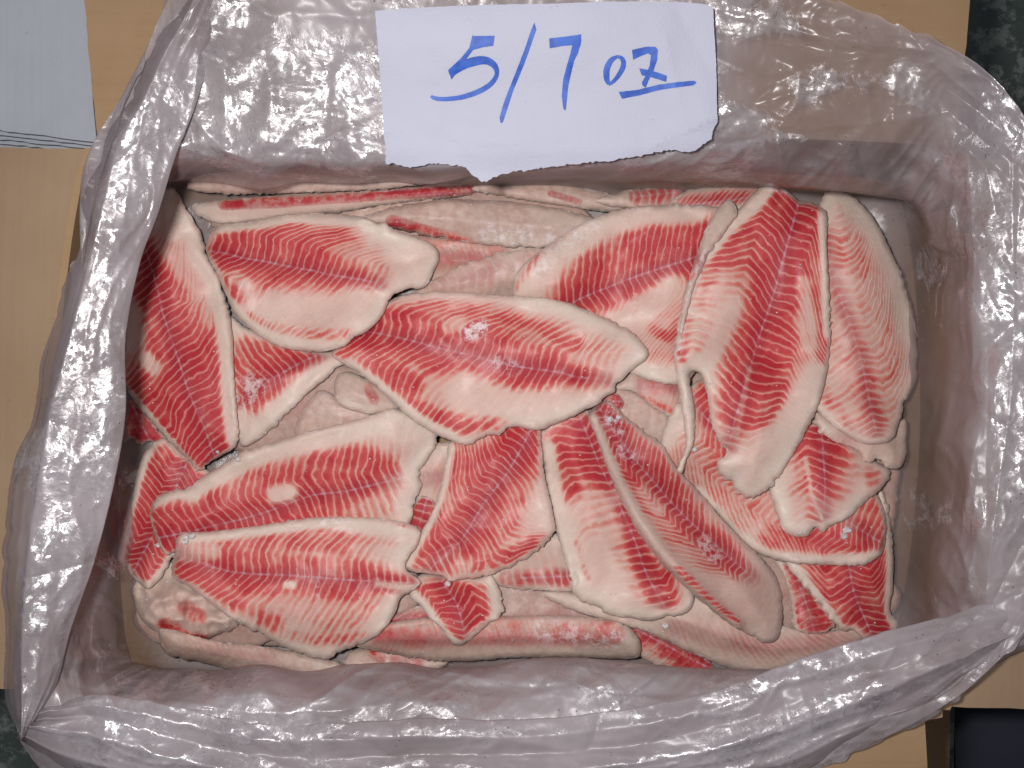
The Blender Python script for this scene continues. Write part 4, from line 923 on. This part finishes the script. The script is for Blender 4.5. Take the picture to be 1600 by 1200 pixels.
fillet('central fillet with a bright red spine and a white frosty fleck', [(520, 556), (530, 535), (560, 505), (590, 480), (620, 464), (650, 457), (700, 456), (760, 459), (830, 464), (880, 471), (932, 490), (970, 508), (998, 528), (1012, 546), (1009, 562), (988, 578), (974, 592), (962, 601), (960, 612), (946, 620), (934, 632), (914, 641), (888, 655), (862, 665), (842, 672), (824, 670), (808, 667), (794, 669), (780, 680), (764, 680), (746, 688), (732, 696), (706, 689), (680, 678), (650, 661), (620, 634), (590, 606), (560, 582)],
       mid=[(520, 508), (570, 517), (630, 529), (682, 543), (735, 555), (792, 570), (870, 581), (906, 590), (960, 592)], prof=[(.15, [(-77, -45), (-55, -52), (-44, -48), (-12, -8), (0, 0), (20, 4), (36, -6), (52, 4), (68, 26)]), (.45, [(-77, -50), (-40, -26), (0, 0), (22, 2), (39, -2), (52, 12), (70, 45)]), (.85, [(-77, -25), (-37, -12), (0, 0), (30, 5), (38, 9), (52, 22), (70, 36)])], per=12.8, T=.013,
       band=(40, 48, -.2, .97, 1.12), red=[(.92, 26, [(570, 545), (610, 580), (640, 600)]), (.72, 15, [(620, 612), (680, 650), (730, 665), (780, 662)]), (.62, 16, [(660, 482), (760, 490), (850, 512), (900, 540)]), (.9, 20, [(600, 500), (660, 500)])],
       neg=[(.97, 11, [(545, 570), (600, 612), (650, 655), (700, 682)]), (.9, 30, [(720, 610), (800, 635), (880, 640)]), (.5, 14, [(700, 510), (715, 505)])], frost_glare=[(1, 16, [(735, 520), (752, 512)]), (.5, 14, [(780, 565), (800, 575)])], lift=[(.002, 12, [(560, 578), (620, 632), (700, 686)])], margin=5)
fillet('upper left fillet with a dark spine and a cream tail', [(322, 385), (330, 362), (350, 350), (395, 345), (440, 335), (480, 333), (520, 334), (565, 339), (600, 350), (630, 363), (665, 376), (682, 388), (686, 402), (680, 420), (674, 432), (668, 446), (655, 452), (640, 450), (622, 458), (610, 466), (604, 478), (598, 492), (585, 508), (566, 522), (552, 528), (540, 540), (515, 548), (490, 550), (455, 547), (425, 538), (405, 525), (385, 508), (368, 490), (355, 465), (340, 430), (326, 405)],
       mid=[(322, 392), (352, 396), (380, 403), (410, 408), (450, 416), (490, 423), (520, 430), (560, 436), (610, 447)], prof=[(.1, [(-110, -12), (-75, -28), (-36, -42), (0, 0), (20, 4), (41, -2), (60, 14), (75, 40)]), (.45, [(-110, -95), (-75, -68), (-57, -51), (0, 0), (20, 3), (38, 4), (52, 20), (75, 60)]), (.9, [(-110, -60), (-57, -30), (0, 0), (31, 9), (45, 32), (60, 60)])], per=11, T=.013,
       band=(36, 56, -.3, .94, 1.08), red=[(.8, 22, [(345, 440), (365, 470)]), (.55, 9, [(375, 488), (420, 508), (470, 518), (540, 522)]), (.65, 30, [(400, 385), (480, 365), (540, 380)]), (1, 25, [(335, 385), (350, 400)])],
       neg=[(.95, 9, [(345, 356), (400, 350), (450, 340), (560, 346), (640, 375)]), (.85, 28, [(430, 480), (520, 490), (560, 475)]), (.6, 12, [(368, 434), (380, 440)]), (.9, 30, [(630, 400), (650, 430)]), (.95, 10, [(352, 468), (390, 510), (450, 540)])], margin=6)
fillet('large fillet at the upper right with a pale torn belly strip', [(1203, 284), (1222, 292), (1240, 306), (1250, 316), (1270, 318), (1286, 325), (1293, 338), (1292, 380), (1295, 440), (1298, 520), (1291, 588), (1276, 640), (1250, 692), (1228, 728), (1212, 752), (1195, 768), (1172, 778), (1152, 770), (1142, 752), (1126, 742), (1120, 722), (1134, 706), (1120, 684), (1110, 655), (1106, 625), (1100, 600), (1094, 584), (1084, 580), (1077, 588), (1082, 620), (1086, 655), (1084, 692), (1074, 715), (1066, 738), (1058, 732), (1070, 700), (1068, 660), (1062, 620), (1057, 588), (1053, 556), (1058, 510), (1072, 455), (1092, 405), (1120, 362), (1150, 332), (1180, 300)],
       mid=[(1252, 300), (1240, 345), (1225, 400), (1207, 465), (1185, 530), (1168, 590), (1150, 650), (1140, 690)], prof=[(.2, [(-130, 10), (-95, -8), (-52, -42), (-20, -20), (0, 0), (35, -2), (50, 30), (70, 90)]), (.65, [(-130, -20), (-95, -40), (-50, -30), (0, 0), (38, 2), (60, -6), (90, 40)]), (1, [(-60, -10), (0, 0), (30, 2), (50, -14), (90, -40)])], per=13.2, T=.013,
       band=(48, 66, -.2, 1.02, 1.12), red=[(.85, 26, [(1200, 330), (1165, 370), (1130, 405)]), (.5, 9, [(1075, 500), (1068, 540), (1064, 560)]), (.6, 12, [(1280, 430), (1285, 560), (1262, 620)]), (.7, 20, [(1150, 660), (1190, 650), (1220, 600)]), (1, 22, [(1215, 310), (1270, 340)]), (.45, 20, [(1100, 470), (1110, 430)])],
       neg=[(.97, 9, [(1285, 335), (1290, 420), (1295, 520)]), (.97, 11, [(1205, 290), (1180, 320), (1140, 355), (1100, 400)]), (.8, 16, [(1145, 480), (1115, 550), (1090, 575)]), (.98, 26, [(1180, 745), (1215, 700), (1250, 640), (1275, 590)]), (.97, 14, [(1070, 600), (1076, 700)]), (.6, 12, [(1255, 440), (1262, 540)]), (.6, 5, [(1170, 580), (1150, 680)])],
       frost_glare=[(.6, 9, [(1200, 288), (1240, 300)]), (.5, 10, [(1100, 400), (1070, 470), (1056, 560)])], lift=[(.0035, 8, [(1288, 335), (1291, 430), (1296, 530)]), (.002, 10, [(1150, 335), (1090, 410), (1060, 510)])], margin=2, jag=1.2)
fillet('greyish folded lobe leaning on the large upper right fillet', [(1062, 520), (1066, 470), (1078, 430), (1092, 385), (1108, 345), (1124, 322), (1140, 312), (1150, 322), (1152, 336), (1140, 352), (1122, 378), (1102, 410), (1084, 450), (1072, 500)], T=.007, red=[(.35, 9, [(1095, 400), (1082, 430)])], frost_glare=[(.6, 12, [(1110, 390), (1075, 460)])], tint=.8, phon=0, margin=0, step=3.4)

# --- loose ice crumbs on the fish
iv, ifc = [], []
spots = [(930 + 22, 655, 7), (966, 652, 6), (1325, 828, 9), (1318, 838, 7), (700, 912, 7), (1040, 978, 8), (1250, 832, 5), (640, 893, 6), (300, 838, 8), (290, 846, 7), (372, 718, 6), (248, 852, 6), (268, 866, 5), (340, 706, 4), (1085, 702, 5), (1205, 288, 5), (1218, 292, 4), (742, 690, 6), (1262, 302, 6)]
for k in range(330):
    spots.append((rng.uniform(210, 1420), rng.uniform(300, 1040), rng.uniform(.7, 1.9)))
for (u, v, r) in spots:
    z = samp(HM, np.array([u]), np.array([v]))[0]
    if z < -.03: continue
    c = np.array(P(u, v, z + r / S * .35)); rr = r / S
    m = 7; b = len(iv)
    for lay, (zs, rs) in enumerate(((-.5, .8), (.1, 1.0), (.55, .6))):
        for i in range(m):
            an = 6.283 * i / m + .3 * lay
            q = rr * rs * rng.uniform(.6, 1.15)
            iv.append(c + np.array((q * math.cos(an), q * math.sin(an) * .8, rr * zs * .8)))
    for lay in range(2):
        for i in range(m):
            j = (i + 1) % m
            ifc.append((b + lay * m + i, b + lay * m + j, b + lay * m + m + j, b + lay * m + m + i))
    ifc.append(tuple(b + 2 * m + i for i in range(m)))
ice = mesh_obj('ice_crumbs', iv, ifc, M_ice, smooth=False)
tag(ice, 'tiny loose white ice crumbs scattered over the fish', 'ice', kind='stuff')
print('fillets', nf[0], 'height max', HM.max())
